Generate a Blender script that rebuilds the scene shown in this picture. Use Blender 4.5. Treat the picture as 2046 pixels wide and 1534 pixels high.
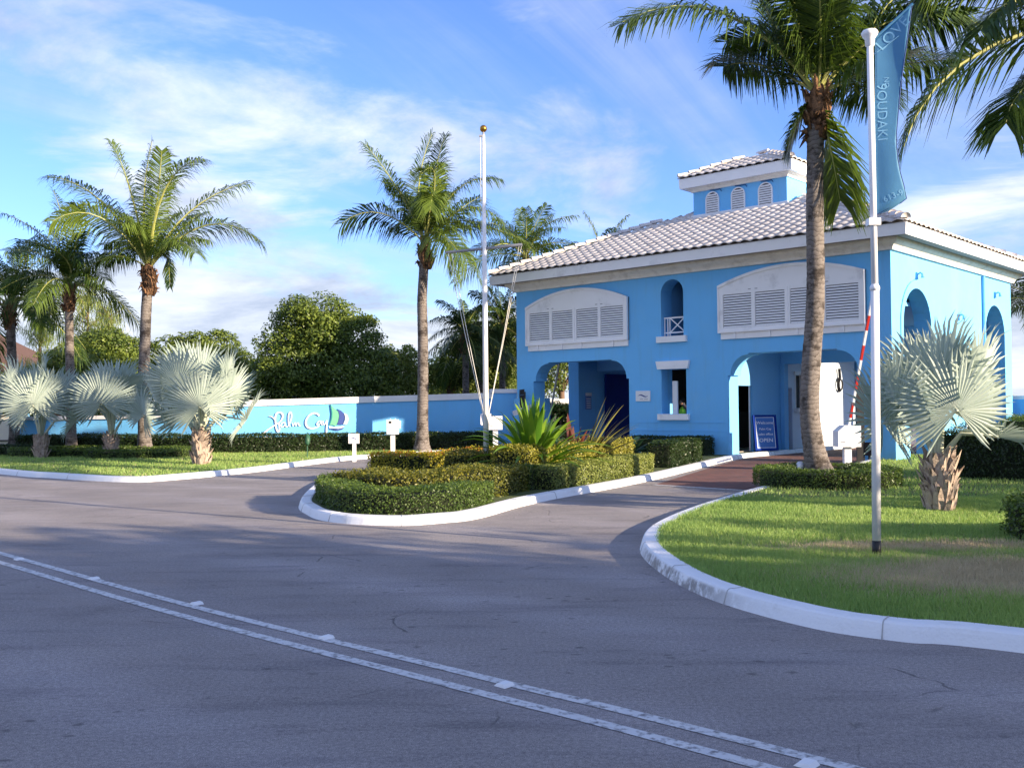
import bpy, math, random
import numpy as np
from mathutils import Vector, Matrix
from mathutils.geometry import tessellate_polygon
R = math.radians
random.seed(7)
rng = np.random.default_rng(11)
for o in list(bpy.data.objects):
    bpy.data.objects.remove(o)
SC = bpy.context.scene
COL = SC.collection
# ------------------------------------------------------------------ camera
EYE = 1.65
FPX, PIT, ROL = 1961.83, .02264, -.00832
cam = bpy.data.objects.new('camera', bpy.data.cameras.new('camera'))
COL.objects.link(cam)
cam.data.sensor_width = 36
cam.data.lens = 36 * FPX / 2046
cam.data.clip_start = .05
cam.data.clip_end = 3000
cam.matrix_world = Matrix.Translation((0, 0, EYE)) @ Matrix.Rotation(R(90) + PIT, 4, 'X') @ Matrix.Rotation(ROL, 4, 'Z')
SC.camera = cam
# ------------------------------------------------------------------ light
SUN_AZ, SUN_EL = R(123), R(15)          # azimuth clockwise from +Y
sd = Vector((math.sin(SUN_AZ) * math.cos(SUN_EL), math.cos(SUN_AZ) * math.cos(SUN_EL), math.sin(SUN_EL)))
sun = bpy.data.objects.new('sun', bpy.data.lights.new('sun', 'SUN'))
COL.objects.link(sun)
sun.data.energy = 2.0
sun.data.angle = R(.5)
sun.data.color = (1.0, .81, .58)
sun.rotation_euler = sd.to_track_quat('Z', 'Y').to_euler()
W = bpy.data.worlds.new('World')
SC.world = W
W.use_nodes = True
def sky_world():
    nt = W.node_tree
    N, L = nt.nodes, nt.links
    N.clear()
    out = N.new('ShaderNodeOutputWorld')
    bg = N.new('ShaderNodeBackground')
    bg.inputs['Strength'].default_value = .13
    sky = N.new('ShaderNodeTexSky')
    sky.sky_type = 'NISHITA'
    sky.sun_disc = False
    sky.sun_elevation = SUN_EL
    sky.sun_rotation = SUN_AZ
    sky.air_density = 1.0
    sky.dust_density = .3
    sky.ozone_density = 1.6
    tc = N.new('ShaderNodeTexCoord')
    sep = N.new('ShaderNodeSeparateXYZ')
    L.new(tc.outputs['Generated'], sep.inputs[0])
    def m(op, a, b=None, c=None, clamp=False):
        n = N.new('ShaderNodeMath'); n.operation = op; n.use_clamp = clamp
        for i, q in enumerate((a, b, c)):
            if q is None: continue
            if isinstance(q, (int, float)): n.inputs[i].default_value = q
            else: L.new(q, n.inputs[i])
        return n.outputs[0]
    zz = m('MAXIMUM', sep.outputs[2], 0.0)
    den = m('ADD', zz, .16)
    px = m('DIVIDE', sep.outputs[0], den)
    py = m('DIVIDE', sep.outputs[1], den)
    cmb = N.new('ShaderNodeCombineXYZ')
    L.new(px, cmb.inputs[0]); L.new(py, cmb.inputs[1])
    def noise(scale, rot, stretch, detail, rough, dist, off):
        m1 = N.new('ShaderNodeMapping'); m1.inputs['Rotation'].default_value = (0, 0, rot)
        L.new(cmb.outputs[0], m1.inputs[0])
        mp = N.new('ShaderNodeMapping')
        mp.inputs['Scale'].default_value = stretch
        mp.inputs['Location'].default_value = off
        L.new(m1.outputs[0], mp.inputs[0])
        n = N.new('ShaderNodeTexNoise')
        n.inputs['Scale'].default_value = scale
        n.inputs['Detail'].default_value = detail
        n.inputs['Roughness'].default_value = rough
        n.inputs['Distortion'].default_value = dist
        L.new(mp.outputs[0], n.inputs[0])
        return n.outputs[0]
    def ss(x, lo, hi):
        n = N.new('ShaderNodeMapRange'); n.interpolation_type = 'SMOOTHSTEP'
        n.inputs[1].default_value = lo; n.inputs[2].default_value = hi
        L.new(x, n.inputs[0]); return n.outputs[0]
    big = noise(.36, R(-40), (.75, 1.25, 1), 6, .55, .35, (12.3, 2.7, 0))
    wisp = noise(.85, R(-52), (.42, 1.5, 1), 9, .62, 1.0, (1.3, 5.1, 0))
    puff = noise(1.25, .2, (1, 1, 1), 10, .62, .5, (7.7, 2.2, 0))
    low = m('SUBTRACT', 1.0, m('MULTIPLY', zz, 6.0), clamp=True)
    a = m('ADD', big, m('MULTIPLY', puff, .75))
    a = m('ADD', a, m('MULTIPLY', low, .24))
    bank = ss(a, .80, 1.0)
    cir = m('MULTIPLY', ss(m('ADD', wisp, m('MULTIPLY', puff, .25)), .50, .88), .55)
    cov = m('MAXIMUM', bank, cir)
    shade = N.new('ShaderNodeMapRange')
    shade.inputs[1].default_value = .36; shade.inputs[2].default_value = .62
    L.new(noise(1.3, .9, (1, 1, 1), 9, .62, .4, (1.2, 9.4, 0)), shade.inputs[0])
    cc = N.new('ShaderNodeMix'); cc.data_type = 'RGBA'
    cc.inputs[6].default_value = (.74, .84, 1.06, 1)
    cc.inputs[7].default_value = (1.46, 1.52, 1.64, 1)
    L.new(shade.outputs[0], cc.inputs[0])
    mx = N.new('ShaderNodeMix'); mx.data_type = 'RGBA'
    L.new(m('MULTIPLY', cov, .93), mx.inputs[0])
    tn = N.new('ShaderNodeMix'); tn.data_type = 'RGBA'; tn.blend_type = 'MULTIPLY'; tn.inputs[0].default_value = 1
    tn.inputs[7].default_value = (.20, .255, .43, 1)
    L.new(sky.outputs[0], tn.inputs[6])
    L.new(tn.outputs[2], mx.inputs[6])
    L.new(cc.outputs[2], mx.inputs[7])
    L.new(mx.outputs[2], bg.inputs[0])
    L.new(bg.outputs[0], out.inputs[0])
sky_world()
SC.view_settings.view_transform = 'Standard'
SC.view_settings.look = 'None'
SC.view_settings.exposure = 2.55
SC.view_settings.gamma = 1.0
SC.view_settings.use_curve_mapping = False
SC.render.resolution_x, SC.render.resolution_y = 1024, 767
# ------------------------------------------------------------------ pixel -> place (photo is 2046 x 1534)
def ray(px, py):
    a, b = px - 1023, py - 767
    c, s = math.cos(-ROL), math.sin(-ROL)
    a, b = c * a - s * b, s * a + c * b
    x, up = a / FPX, -b / FPX
    c, s = math.cos(PIT), math.sin(PIT)
    return np.array([x, c - up * s, s + up * c])
def G(px, py, z=0.0):
    r = ray(px, py)
    return (r * ((z - EYE) / r[2]) + (0, 0, EYE))
def at(px, py, Y):
    r = ray(px, py)
    return r * (Y / r[1]) + (0, 0, EYE)
AZ = .82502
U = np.array([-math.sin(AZ), math.cos(AZ)])
V = np.array([math.cos(AZ), math.sin(AZ)])
ORG = np.array([10.3515, 26.7034])
def B2W(s, t, z=0.0):
    q = ORG + U * s + V * t
    return np.array([q[0], q[1], z])
def onplane(px, py, p0, p1):
    """ray meets the vertical plane through ground points p0, p1"""
    r = ray(px, py)
    d = np.array(p1[:2]) - np.array(p0[:2]); n = np.array([-d[1], d[0]])
    k = (np.array(p0[:2]) @ n) / (r[:2] @ n)
    return r * k + (0, 0, EYE)
# ------------------------------------------------------------------ objects
def empty(name, loc=(0, 0, 0), rz=0, parent=None):
    o = bpy.data.objects.new(name, None)
    o.empty_display_size = .2
    COL.objects.link(o)
    o.location = loc
    o.rotation_euler = (0, 0, rz)
    if parent: o.parent = parent
    return o
def tag(o, label, cat, group=None):
    o['label'] = label; o['category'] = cat
    if group: o['group'] = group
    return o
def struct(o):
    o['kind'] = 'structure'; return o
def link(name, me, mat, parent=None, loc=None):
    o = bpy.data.objects.new(name, me)
    COL.objects.link(o)
    if mat is not None and not me.materials: me.materials.append(mat)
    if parent: o.parent = parent
    if loc is not None: o.location = loc
    return o
class MB:
    def __init__(s): s.v = []; s.f = []
    def add(s, vs, fs):
        k = len(s.v)
        s.v += [tuple(map(float, q)) for q in vs]
        s.f += [tuple(i + k for i in f) for f in fs]
        return s
    def box(s, a, b):
        (x0, y0, z0), (x1, y1, z1) = a, b
        return s.add([(x0, y0, z0), (x1, y0, z0), (x1, y1, z0), (x0, y1, z0), (x0, y0, z1), (x1, y0, z1), (x1, y1, z1), (x0, y1, z1)],
                     [(3, 2, 1, 0), (4, 5, 6, 7), (0, 1, 5, 4), (1, 2, 6, 5), (2, 3, 7, 6), (3, 0, 4, 7)])
    def bar(s, p, q, w, h=None, up=(0, 0, 1)):
        h = h or w
        p, q = Vector(p), Vector(q)
        d = (q - p).normalized()
        upv = Vector(up)
        if abs(d.dot(upv)) > .99: upv = Vector((1, 0, 0))
        x = d.cross(upv).normalized() * w / 2
        y = x.cross(d).normalized() * h / 2
        return s.add([p - x - y, p + x - y, p + x + y, p - x + y, q - x - y, q + x - y, q + x + y, q - x + y],
                     [(3, 2, 1, 0), (4, 5, 6, 7), (0, 1, 5, 4), (1, 2, 6, 5), (2, 3, 7, 6), (3, 0, 4, 7)])
    def tube(s, pts, rad, n=8, caps=True):
        pts = [Vector(p) for p in pts]
        if not hasattr(rad, '__len__'): rad = [rad] * len(pts)
        rings = []; k0 = len(s.v)
        x = None
        for i, p in enumerate(pts):
            d = (pts[min(i + 1, len(pts) - 1)] - pts[max(i - 1, 0)]).normalized()
            if x is None:
                x = d.cross(Vector((0, 0, 1)) if abs(d.z) < .9 else Vector((1, 0, 0))).normalized()
            x = (x - d * x.dot(d)).normalized()
            y = d.cross(x)
            for j in range(n):
                a = 2 * math.pi * j / n
                s.v.append(tuple(p + (x * math.cos(a) + y * math.sin(a)) * rad[i]))
        for i in range(len(pts) - 1):
            for j in range(n):
                a, b = k0 + i * n + j, k0 + i * n + (j + 1) % n
                s.f.append((a, b, b + n, a + n))
        if caps:
            s.f.append(tuple(k0 + j for j in reversed(range(n))))
            e = k0 + (len(pts) - 1) * n
            s.f.append(tuple(e + j for j in range(n)))
        return s
    def lathe(s, prof, c=(0, 0, 0), n=16):
        return s.tube([(c[0], c[1], c[2] + z) for r, z in prof], [max(r, 1e-4) for r, z in prof], n)
    def prism(s, loops, fn, d0, d1):
        """2D loops (outer, holes...) -> slab; fn(a, b, depth) -> point"""
        flat = [q for lp in loops for q in lp]
        tri = tessellate_polygon([[Vector((a, b, 0)) for a, b in lp] for lp in loops])
        n = len(flat); k = len(s.v)
        s.v += [tuple(fn(a, b, d0)) for a, b in flat] + [tuple(fn(a, b, d1)) for a, b in flat]
        s.f += [(k + i, k + j, k + l) for i, j, l in tri] + [(k + n + l, k + n + j, k + n + i) for i, j, l in tri]
        o = 0
        for lp in loops:
            m = len(lp)
            for i in range(m):
                a, b = k + o + i, k + o + (i + 1) % m
                s.f.append((a, b, b + n, a + n))
            o += m
        return s
    def mesh(s, name, smooth=False):
        me = bpy.data.meshes.new(name)
        me.from_pydata(s.v, [], s.f)
        if smooth: me.polygons.foreach_set('use_smooth', [True] * len(me.polygons))
        me.update()
        return me
    def build(s, name, mat, parent=None, smooth=False, loc=None):
        return link(name, s.mesh(name, smooth), mat, parent, loc)
def mesh_np(name, Vv, k, tint=None):
    """Vv (n*k,3): n polygons with k own vertices each"""
    n = len(Vv) // k
    me = bpy.data.meshes.new(name)
    me.vertices.add(n * k)
    me.vertices.foreach_set('co', np.ascontiguousarray(Vv, dtype=np.float32).ravel())
    me.loops.add(n * k)
    me.loops.foreach_set('vertex_index', np.arange(n * k, dtype=np.int32))
    me.polygons.add(n)
    me.polygons.foreach_set('loop_start', np.arange(0, n * k, k, dtype=np.int32))
    me.update(calc_edges=True)
    if tint is not None:
        at_ = me.attributes.new('tint', 'FLOAT', 'FACE')
        at_.data.foreach_set('value', np.ascontiguousarray(tint, dtype=np.float32))
    return me
# ------------------------------------------------------------------ materials
MATS = {}
def new_mat(name):
    m = bpy.data.materials.new(name); m.use_nodes = True
    nt = m.node_tree
    return m, nt, nt.nodes['Principled BSDF']
def srgb(r, g, b):
    f = lambda c: ((c / 255 + .055) / 1.055) ** 2.4 if c > 10 else c / 255 / 12.92
    return (f(r), f(g), f(b), 1)
def plain(name, col, rough=.6, var=.12, scale=6., bump=.0, bscale=60., metal=0., dirt=None, dscale=1.5, dlo=.52, dhi=.72, spec=.4, coord='Object'):
    if name in MATS: return MATS[name]
    m, nt, p = new_mat(name)
    N, L = nt.nodes, nt.links
    tc = N.new('ShaderNodeTexCoord')
    nz = N.new('ShaderNodeTexNoise'); nz.inputs['Scale'].default_value = scale; nz.inputs['Detail'].default_value = 6
    L.new(tc.outputs[coord], nz.inputs[0])
    hs = N.new('ShaderNodeMix'); hs.data_type = 'RGBA'
    hs.inputs[6].default_value = tuple(c * (1 - var) for c in col[:3]) + (1,)
    hs.inputs[7].default_value = tuple(min(1, c * (1 + var)) for c in col[:3]) + (1,)
    L.new(nz.outputs[0], hs.inputs[0])
    o = hs.outputs[2]
    if dirt:
        n2 = N.new('ShaderNodeTexNoise'); n2.inputs['Scale'].default_value = dscale; n2.inputs['Detail'].default_value = 9; n2.inputs['Roughness'].default_value = .65
        L.new(tc.outputs[coord], n2.inputs[0])
        mr = N.new('ShaderNodeMapRange'); mr.inputs[1].default_value = dlo; mr.inputs[2].default_value = dhi
        L.new(n2.outputs[0], mr.inputs[0])
        mx = N.new('ShaderNodeMix'); mx.data_type = 'RGBA'
        L.new(mr.outputs[0], mx.inputs[0]); L.new(o, mx.inputs[6]); mx.inputs[7].default_value = dirt
        o = mx.outputs[2]
    L.new(o, p.inputs['Base Color'])
    p.inputs['Roughness'].default_value = rough
    p.inputs['Metallic'].default_value = metal
    p.inputs['Specular IOR Level'].default_value = spec
    if bump:
        n3 = N.new('ShaderNodeTexNoise'); n3.inputs['Scale'].default_value = bscale; n3.inputs['Detail'].default_value = 4
        L.new(tc.outputs[coord], n3.inputs[0])
        b = N.new('ShaderNodeBump'); b.inputs['Strength'].default_value = bump; b.inputs['Distance'].default_value = .02
        L.new(n3.outputs[0], b.inputs['Height']); L.new(b.outputs[0], p.inputs['Normal'])
    MATS[name] = m
    return m
def leafy(name, c0, c1, rough=.45, trans=.3, tcol=None, spec=.35):
    if name in MATS: return MATS[name]
    m, nt, p = new_mat(name)
    N, L = nt.nodes, nt.links
    at_ = N.new('ShaderNodeAttribute'); at_.attribute_name = 'tint'
    mx = N.new('ShaderNodeMix'); mx.data_type = 'RGBA'
    mx.inputs[6].default_value = tuple(c0[:3]) + (1,); mx.inputs[7].default_value = tuple(c1[:3]) + (1,)
    L.new(at_.outputs['Fac'], mx.inputs[0])
    L.new(mx.outputs[2], p.inputs['Base Color'])
    p.inputs['Roughness'].default_value = rough
    p.inputs['Specular IOR Level'].default_value = spec
    tr = N.new('ShaderNodeBsdfTranslucent')
    hs = N.new('ShaderNodeHueSaturation'); hs.inputs['Value'].default_value = 1.5; hs.inputs['Saturation'].default_value = 1.1
    L.new(mx.outputs[2], hs.inputs['Color']); L.new(hs.outputs[0], tr.inputs[0])
    ms = N.new('ShaderNodeMixShader'); ms.inputs[0].default_value = trans
    L.new(p.outputs[0], ms.inputs[1]); L.new(tr.outputs[0], ms.inputs[2])
    L.new(ms.outputs[0], nt.nodes['Material Output'].inputs[0])
    MATS[name] = m
    return m
def asphalt():
    m, nt, p = new_mat('asphalt')
    N, L = nt.nodes, nt.links
    tc = N.new('ShaderNodeTexCoord')
    def noise(scale, detail=6, rough=.6, vec=None, dist=0):
        n = N.new('ShaderNodeTexNoise'); n.inputs['Scale'].default_value = scale; n.inputs['Detail'].default_value = detail
        n.inputs['Roughness'].default_value = rough; n.inputs['Distortion'].default_value = dist
        L.new(vec or tc.outputs['Object'], n.inputs[0]); return n.outputs[0]
    def mr(x, a, b, c=0., d=1.):
        n = N.new('ShaderNodeMapRange')
        for i, q in enumerate((a, b, c, d)): n.inputs[i + 1].default_value = q
        L.new(x, n.inputs[0]); return n.outputs[0]
    def mix(f, a, b, mode='MIX'):
        n = N.new('ShaderNodeMix'); n.data_type = 'RGBA'; n.blend_type = mode
        if isinstance(f, float): n.inputs[0].default_value = f
        else: L.new(f, n.inputs[0])
        for i, q in ((6, a), (7, b)):
            if isinstance(q, tuple): n.inputs[i].default_value = q
            else: L.new(q, n.inputs[i])
        return n.outputs[2]
    def mul(a, b):
        n = N.new('ShaderNodeMath'); n.operation = 'MULTIPLY'
        for i, q in enumerate((a, b)):
            if isinstance(q, float): n.inputs[i].default_value = q
            else: L.new(q, n.inputs[i])
        return n.outputs[0]
    rot = N.new('ShaderNodeMapping'); rot.inputs['Rotation'].default_value = (0, 0, R(43)); rot.inputs['Scale'].default_value = (.22, 1.3, 1)
    L.new(tc.outputs['Object'], rot.inputs[0])
    # travel-lane streaks + broad patches
    c = mix(mr(noise(.55, 4), .3, .7), (.25, .225, .22, 1), (.40, .36, .345, 1))
    c = mix(mr(noise(1.0, 5, .6, rot.outputs[0]), .35, .7), c, (.33, .305, .30, 1))
    c = mix(mr(noise(2.3, 6, .65, rot.outputs[0]), .52, .72), c, mix(1.0, c, (.66, .66, .70, 1), 'MULTIPLY'))
    c = mix(mr(noise(38, 5, .75), .38, .66), mix(1.0, c, (.72, .72, .73, 1), 'MULTIPLY'), mix(1.0, c, (1.22, 1.22, 1.2, 1), 'MULTIPLY'))
    dp = N.new('ShaderNodeVectorMath'); dp.operation = 'DOT_PRODUCT'; dp.inputs[1].default_value = (.6785, .7346, 0)
    L.new(tc.outputs['Object'], dp.inputs[0])
    sn = N.new('ShaderNodeMath'); sn.operation = 'MULTIPLY_ADD'; sn.inputs[1].default_value = 3.7; sn.inputs[2].default_value = -15.2 - .4
    L.new(dp.outputs['Value'], sn.inputs[0])
    sc = N.new('ShaderNodeMath'); sc.operation = 'COSINE'; L.new(sn.outputs[0], sc.inputs[0])
    path = mul(mr(sc.outputs[0], -.3, .95), mr(noise(.7, 5, .6, rot.outputs[0]), .32, .68))
    c = mix(mul(path, .8), c, mix(1.0, c, (1.28, 1.30, 1.36, 1), 'MULTIPLY'))
    st = mul(mr(noise(.45, 7, .7), .56, .70), mr(noise(6, 6, .7), .35, .65))
    c = mix(mul(st, .7), c, mix(1.0, c, (.55, .54, .57, 1), 'MULTIPLY'))
    # aggregate
    agg = noise(170, 3, .7)
    c = mix(mr(agg, .35, .7), mix(1.0, c, (.42, .42, .44, 1), 'MULTIPLY'), mix(1.0, c, (1.5, 1.5, 1.48, 1), 'MULTIPLY'))
    # oil drips along the lane
    sp = N.new('ShaderNodeMapping'); sp.inputs['Rotation'].default_value = (0, 0, R(43)); sp.inputs['Scale'].default_value = (5.0, 7.5, 1)
    L.new(tc.outputs['Object'], sp.inputs[0])
    vo = N.new('ShaderNodeTexVoronoi'); vo.inputs['Scale'].default_value = 1.0
    dj = N.new('ShaderNodeMix'); dj.data_type = 'RGBA'; dj.inputs[0].default_value = .25
    dnz = N.new('ShaderNodeTexNoise'); dnz.inputs['Scale'].default_value = 2.2; dnz.inputs['Detail'].default_value = 4; L.new(sp.outputs[0], dnz.inputs[0])
    L.new(sp.outputs[0], dj.inputs[6]); L.new(dnz.outputs['Color'], dj.inputs[7]); L.new(dj.outputs[2], vo.inputs[0])
    drips = mul(mr(vo.outputs['Distance'], .06, .17, 1, 0), mr(noise(.8, 2, .5, rot.outputs[0]), .46, .56))
    c = mix(mul(drips, .62), c, (.05, .047, .05, 1))
    # cracks
    dn = N.new('ShaderNodeTexNoise'); dn.inputs['Scale'].default_value = 1.6; dn.inputs['Detail'].default_value = 6
    L.new(tc.outputs['Object'], dn.inputs[0])
    va = N.new('ShaderNodeMix'); va.data_type = 'RGBA'; va.inputs[0].default_value = .22
    L.new(tc.outputs['Object'], va.inputs[6]); L.new(dn.outputs['Color'], va.inputs[7])
    vc = N.new('ShaderNodeTexVoronoi'); vc.feature = 'DISTANCE_TO_EDGE'; vc.inputs['Scale'].default_value = .62
    L.new(va.outputs[2], vc.inputs[0])
    crk = mul(mr(vc.outputs['Distance'], .001, .0042, 1, 0), mr(noise(.9, 3), .53, .60))
    c = mix(mul(crk, .6), c, (.03, .03, .034, 1))
    L.new(c, p.inputs['Base Color'])
    p.inputs['Roughness'].default_value = .88
    p.inputs['Specular IOR Level'].default_value = .3
    b = N.new('ShaderNodeBump'); b.inputs['Strength'].default_value = .55; b.inputs['Distance'].default_value = .012
    h = N.new('ShaderNodeMath'); h.operation = 'SUBTRACT'
    L.new(noise(120, 4, .7), h.inputs[0]); L.new(crk, h.inputs[1])
    L.new(h.outputs[0], b.inputs['Height']); L.new(b.outputs[0], p.inputs['Normal'])
    return m
def brick_pave():
    m, nt, p = new_mat('brick_pavers')
    N, L = nt.nodes, nt.links
    tc = N.new('ShaderNodeTexCoord')
    mp = N.new('ShaderNodeMapping'); mp.inputs['Rotation'].default_value = (0, 0, R(47.3))
    L.new(tc.outputs['Object'], mp.inputs[0])
    bt = N.new('ShaderNodeTexBrick')
    bt.inputs['Scale'].default_value = 1.0; bt.inputs['Brick Width'].default_value = .22; bt.inputs['Row Height'].default_value = .11
    bt.inputs['Mortar Size'].default_value = .006; bt.inputs['Bias'].default_value = -.2
    bt.inputs['Color1'].default_value = (.22, .085, .065, 1); bt.inputs['Color2'].default_value = (.13, .065, .06, 1); bt.inputs['Mortar'].default_value = (.08, .07, .065, 1)
    L.new(mp.outputs[0], bt.inputs[0])
    nz = N.new('ShaderNodeTexNoise'); nz.inputs['Scale'].default_value = 1.2; nz.inputs['Detail'].default_value = 6
    L.new(tc.outputs['Object'], nz.inputs[0])
    mx = N.new('ShaderNodeMix'); mx.data_type = 'RGBA'; mx.blend_type = 'MULTIPLY'; mx.inputs[0].default_value = .7
    cr = N.new('ShaderNodeValToRGB'); cr.color_ramp.elements[0].position = .3; cr.color_ramp.elements[0].color = (.5, .5, .55, 1); cr.color_ramp.elements[1].position = .7
    L.new(nz.outputs[0], cr.inputs[0]); L.new(bt.outputs[0], mx.inputs[6]); L.new(cr.outputs[0], mx.inputs[7])
    L.new(mx.outputs[2], p.inputs['Base Color']); p.inputs['Roughness'].default_value = .85
    b = N.new('ShaderNodeBump'); b.inputs['Strength'].default_value = .4; b.inputs['Distance'].default_value = .01; b.invert = True
    L.new(bt.outputs['Fac'], b.inputs['Height']); L.new(b.outputs[0], p.inputs['Normal'])
    return m
def scuffed(base):
    m = base.copy(); m.name = 'kerb_paint_scuffed'; nt = m.node_tree; N, L = nt.nodes, nt.links
    p = nt.nodes['Principled BSDF']; src = p.inputs['Base Color'].links[0].from_socket
    ge = N.new('ShaderNodeNewGeometry'); sp = N.new('ShaderNodeSeparateXYZ'); L.new(ge.outputs['Position'], sp.inputs[0])
    def mr(x, a, b, c=0., d=1.):
        n = N.new('ShaderNodeMapRange'); n.interpolation_type = 'SMOOTHSTEP'
        for i, q in enumerate((a, b, c, d)): n.inputs[i + 1].default_value = q
        L.new(x, n.inputs[0]); return n.outputs[0]
    def mul(a, b):
        n = N.new('ShaderNodeMath'); n.operation = 'MULTIPLY'; L.new(a, n.inputs[0]); L.new(b, n.inputs[1]); return n.outputs[0]
    nz = N.new('ShaderNodeTexNoise'); nz.inputs['Scale'].default_value = 6; nz.inputs['Detail'].default_value = 8; nz.inputs['Roughness'].default_value = .7
    L.new(ge.outputs['Position'], nz.inputs[0])
    f = mul(mul(mr(sp.outputs[1], 7.6, 8.8), mr(sp.outputs[1], 10.2, 11.2, 1, 0)), mul(mr(sp.outputs[2], .085, .12, 1, 0), mr(nz.outputs[0], .36, .56)))
    mx = N.new('ShaderNodeMix'); mx.data_type = 'RGBA'; L.new(f, mx.inputs[0]); L.new(src, mx.inputs[6]); mx.inputs[7].default_value = (.27, .26, .255, 1)
    L.new(mx.outputs[2], p.inputs['Base Color'])
    return m
ASPHALT = asphalt(); PAVERS = brick_pave()
def stucco():
    m = plain('blue_render', (.165, .52, .92, 1), .78, .05, 1.3, .5, 70, dirt=(.20, .52, .86, 1), dscale=.9, dlo=.5, dhi=.8)
    nt = m.node_tree; N, L = nt.nodes, nt.links; p = nt.nodes['Principled BSDF']; src = p.inputs['Base Color'].links[0].from_socket
    tc = N.new('ShaderNodeTexCoord'); mp = N.new('ShaderNodeMapping'); mp.inputs['Scale'].default_value = (2.2, 2.2, .22)
    L.new(tc.outputs['Object'], mp.inputs[0])
    nz = N.new('ShaderNodeTexNoise'); nz.inputs['Scale'].default_value = 1.6; nz.inputs['Detail'].default_value = 8; nz.inputs['Roughness'].default_value = .65; L.new(mp.outputs[0], nz.inputs[0])
    r1 = N.new('ShaderNodeMapRange'); r1.inputs[1].default_value = .52; r1.inputs[2].default_value = .75; r1.inputs[4].default_value = .30; L.new(nz.outputs[0], r1.inputs[0])
    sp = N.new('ShaderNodeSeparateXYZ'); L.new(tc.outputs['Object'], sp.inputs[0])
    n2 = N.new('ShaderNodeTexNoise'); n2.inputs['Scale'].default_value = 5; n2.inputs['Detail'].default_value = 7; L.new(tc.outputs['Object'], n2.inputs[0])
    ad = N.new('ShaderNodeMath'); ad.operation = 'MULTIPLY_ADD'; ad.inputs[1].default_value = .9; L.new(n2.outputs[0], ad.inputs[0]); L.new(sp.outputs[2], ad.inputs[2])
    r2 = N.new('ShaderNodeMapRange'); r2.inputs[1].default_value = .45; r2.inputs[2].default_value = .95; r2.inputs[3].default_value = .38; r2.inputs[4].default_value = 0; L.new(ad.outputs[0], r2.inputs[0])
    mxm = N.new('ShaderNodeMath'); mxm.operation = 'MAXIMUM'; L.new(r1.outputs[0], mxm.inputs[0]); L.new(r2.outputs[0], mxm.inputs[1])
    mx = N.new('ShaderNodeMix'); mx.data_type = 'RGBA'; L.new(mxm.outputs[0], mx.inputs[0]); L.new(src, mx.inputs[6]); mx.inputs[7].default_value = (.17, .36, .55, 1)
    L.new(mx.outputs[2], p.inputs['Base Color'])
    return m
BLUE = stucco()
BLUE_IN = plain('blue_interior', (.18, .47, .80, 1), .75, .06, 1.5)
BLUE_BOUNCE = plain('bounce_lit_render', (.62, .70, .80, 1), .7, .05, 1.5, .15, 90)  # wall blue paled to stand in for sun bounced onto it
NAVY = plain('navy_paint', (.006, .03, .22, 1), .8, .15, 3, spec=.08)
WHITE = plain('white_paint', (.78, .79, .81, 1), .5, .04, 3., .06, 40, dirt=(.62, .62, .62, 1), dscale=2.2, dlo=.55, dhi=.85)
TRIM = plain('white_trim', (.88, .88, .90, 1), .55, .05, 2., .08, 60, dirt=(.5, .5, .52, 1), dscale=1.4, dlo=.55, dhi=.85)
STONE = plain('cream_cornice', (.84, .81, .76, 1), .8, .08, 4, .3, 50, dirt=(.55, .51, .46, 1), dscale=3, dlo=.5, dhi=.8)
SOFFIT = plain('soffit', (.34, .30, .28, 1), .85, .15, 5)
TILE = plain('roof_tile', (.70, .665, .645, 1), .75, .12, 2.2, .3, 35, dirt=(.36, .31, .30, 1), dscale=4.2, dlo=.55, dhi=.8)
def per_tile(m):
    nt = m.node_tree; N, L = nt.nodes, nt.links; p = nt.nodes['Principled BSDF']; src = p.inputs['Base Color'].links[0].from_socket
    oi = N.new('ShaderNodeObjectInfo'); cr = N.new('ShaderNodeValToRGB'); e = cr.color_ramp.elements
    e[0].color = (.60, .57, .56, 1); e[1].color = (1, .97, .95, 1); e[1].position = .7
    L.new(oi.outputs['Random'], cr.inputs[0])
    mx = N.new('ShaderNodeMix'); mx.data_type = 'RGBA'; mx.blend_type = 'MULTIPLY'; mx.inputs[0].default_value = .45
    L.new(src, mx.inputs[6]); L.new(cr.outputs[0], mx.inputs[7]); L.new(mx.outputs[2], p.inputs['Base Color'])
per_tile(TILE)
SLAT_SHADE = plain('slat_gap_shade', (.03, .035, .06, 1), .8, .1, 4)  # near-black sheet colour stands in for the shade between slats
KERB = plain('kerb_paint', (.80, .82, .85, 1), .6, .04, 2.5, .35, 45, dirt=(.56, .56, .56, 1), dscale=2.4, dlo=.58, dhi=.82)
LINE = plain('road_line_paint', (.62, .63, .64, 1), .7, .1, 8, .3, 140, dirt=(.20, .195, .20, 1), dscale=18, dlo=.49, dhi=.64)
BLACK = plain('black_iron', (.012, .012, .015, 1), .45, .2, 10)
STEEL = plain('pole_white', (.85, .85, .86, 1), .35, .05, 3, .03, 30, dirt=(.55, .54, .53, 1), dscale=3, dlo=.6, dhi=.85)
GREYARM = plain('grey_spar', (.25, .26, .29, 1), .5, .1, 5)
GOLD = plain('gold_ball', (.42, .22, .04, 1), .3, .15, 9, metal=.9)
ROPE = plain('rope', (.7, .68, .62, 1), .9, .1, 30)
GLASS = plain('dark_glass', (.015, .018, .02, 1), .06, .1, 4, spec=.8)
RED = plain('red_paint', (.5, .03, .02, 1), .4, .1, 5)
DARK = plain('dark_interior', (.02, .02, .025, 1), .8, .2, 3)  # room darkness put into the wall colour; plain dark on the pedestal
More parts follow.
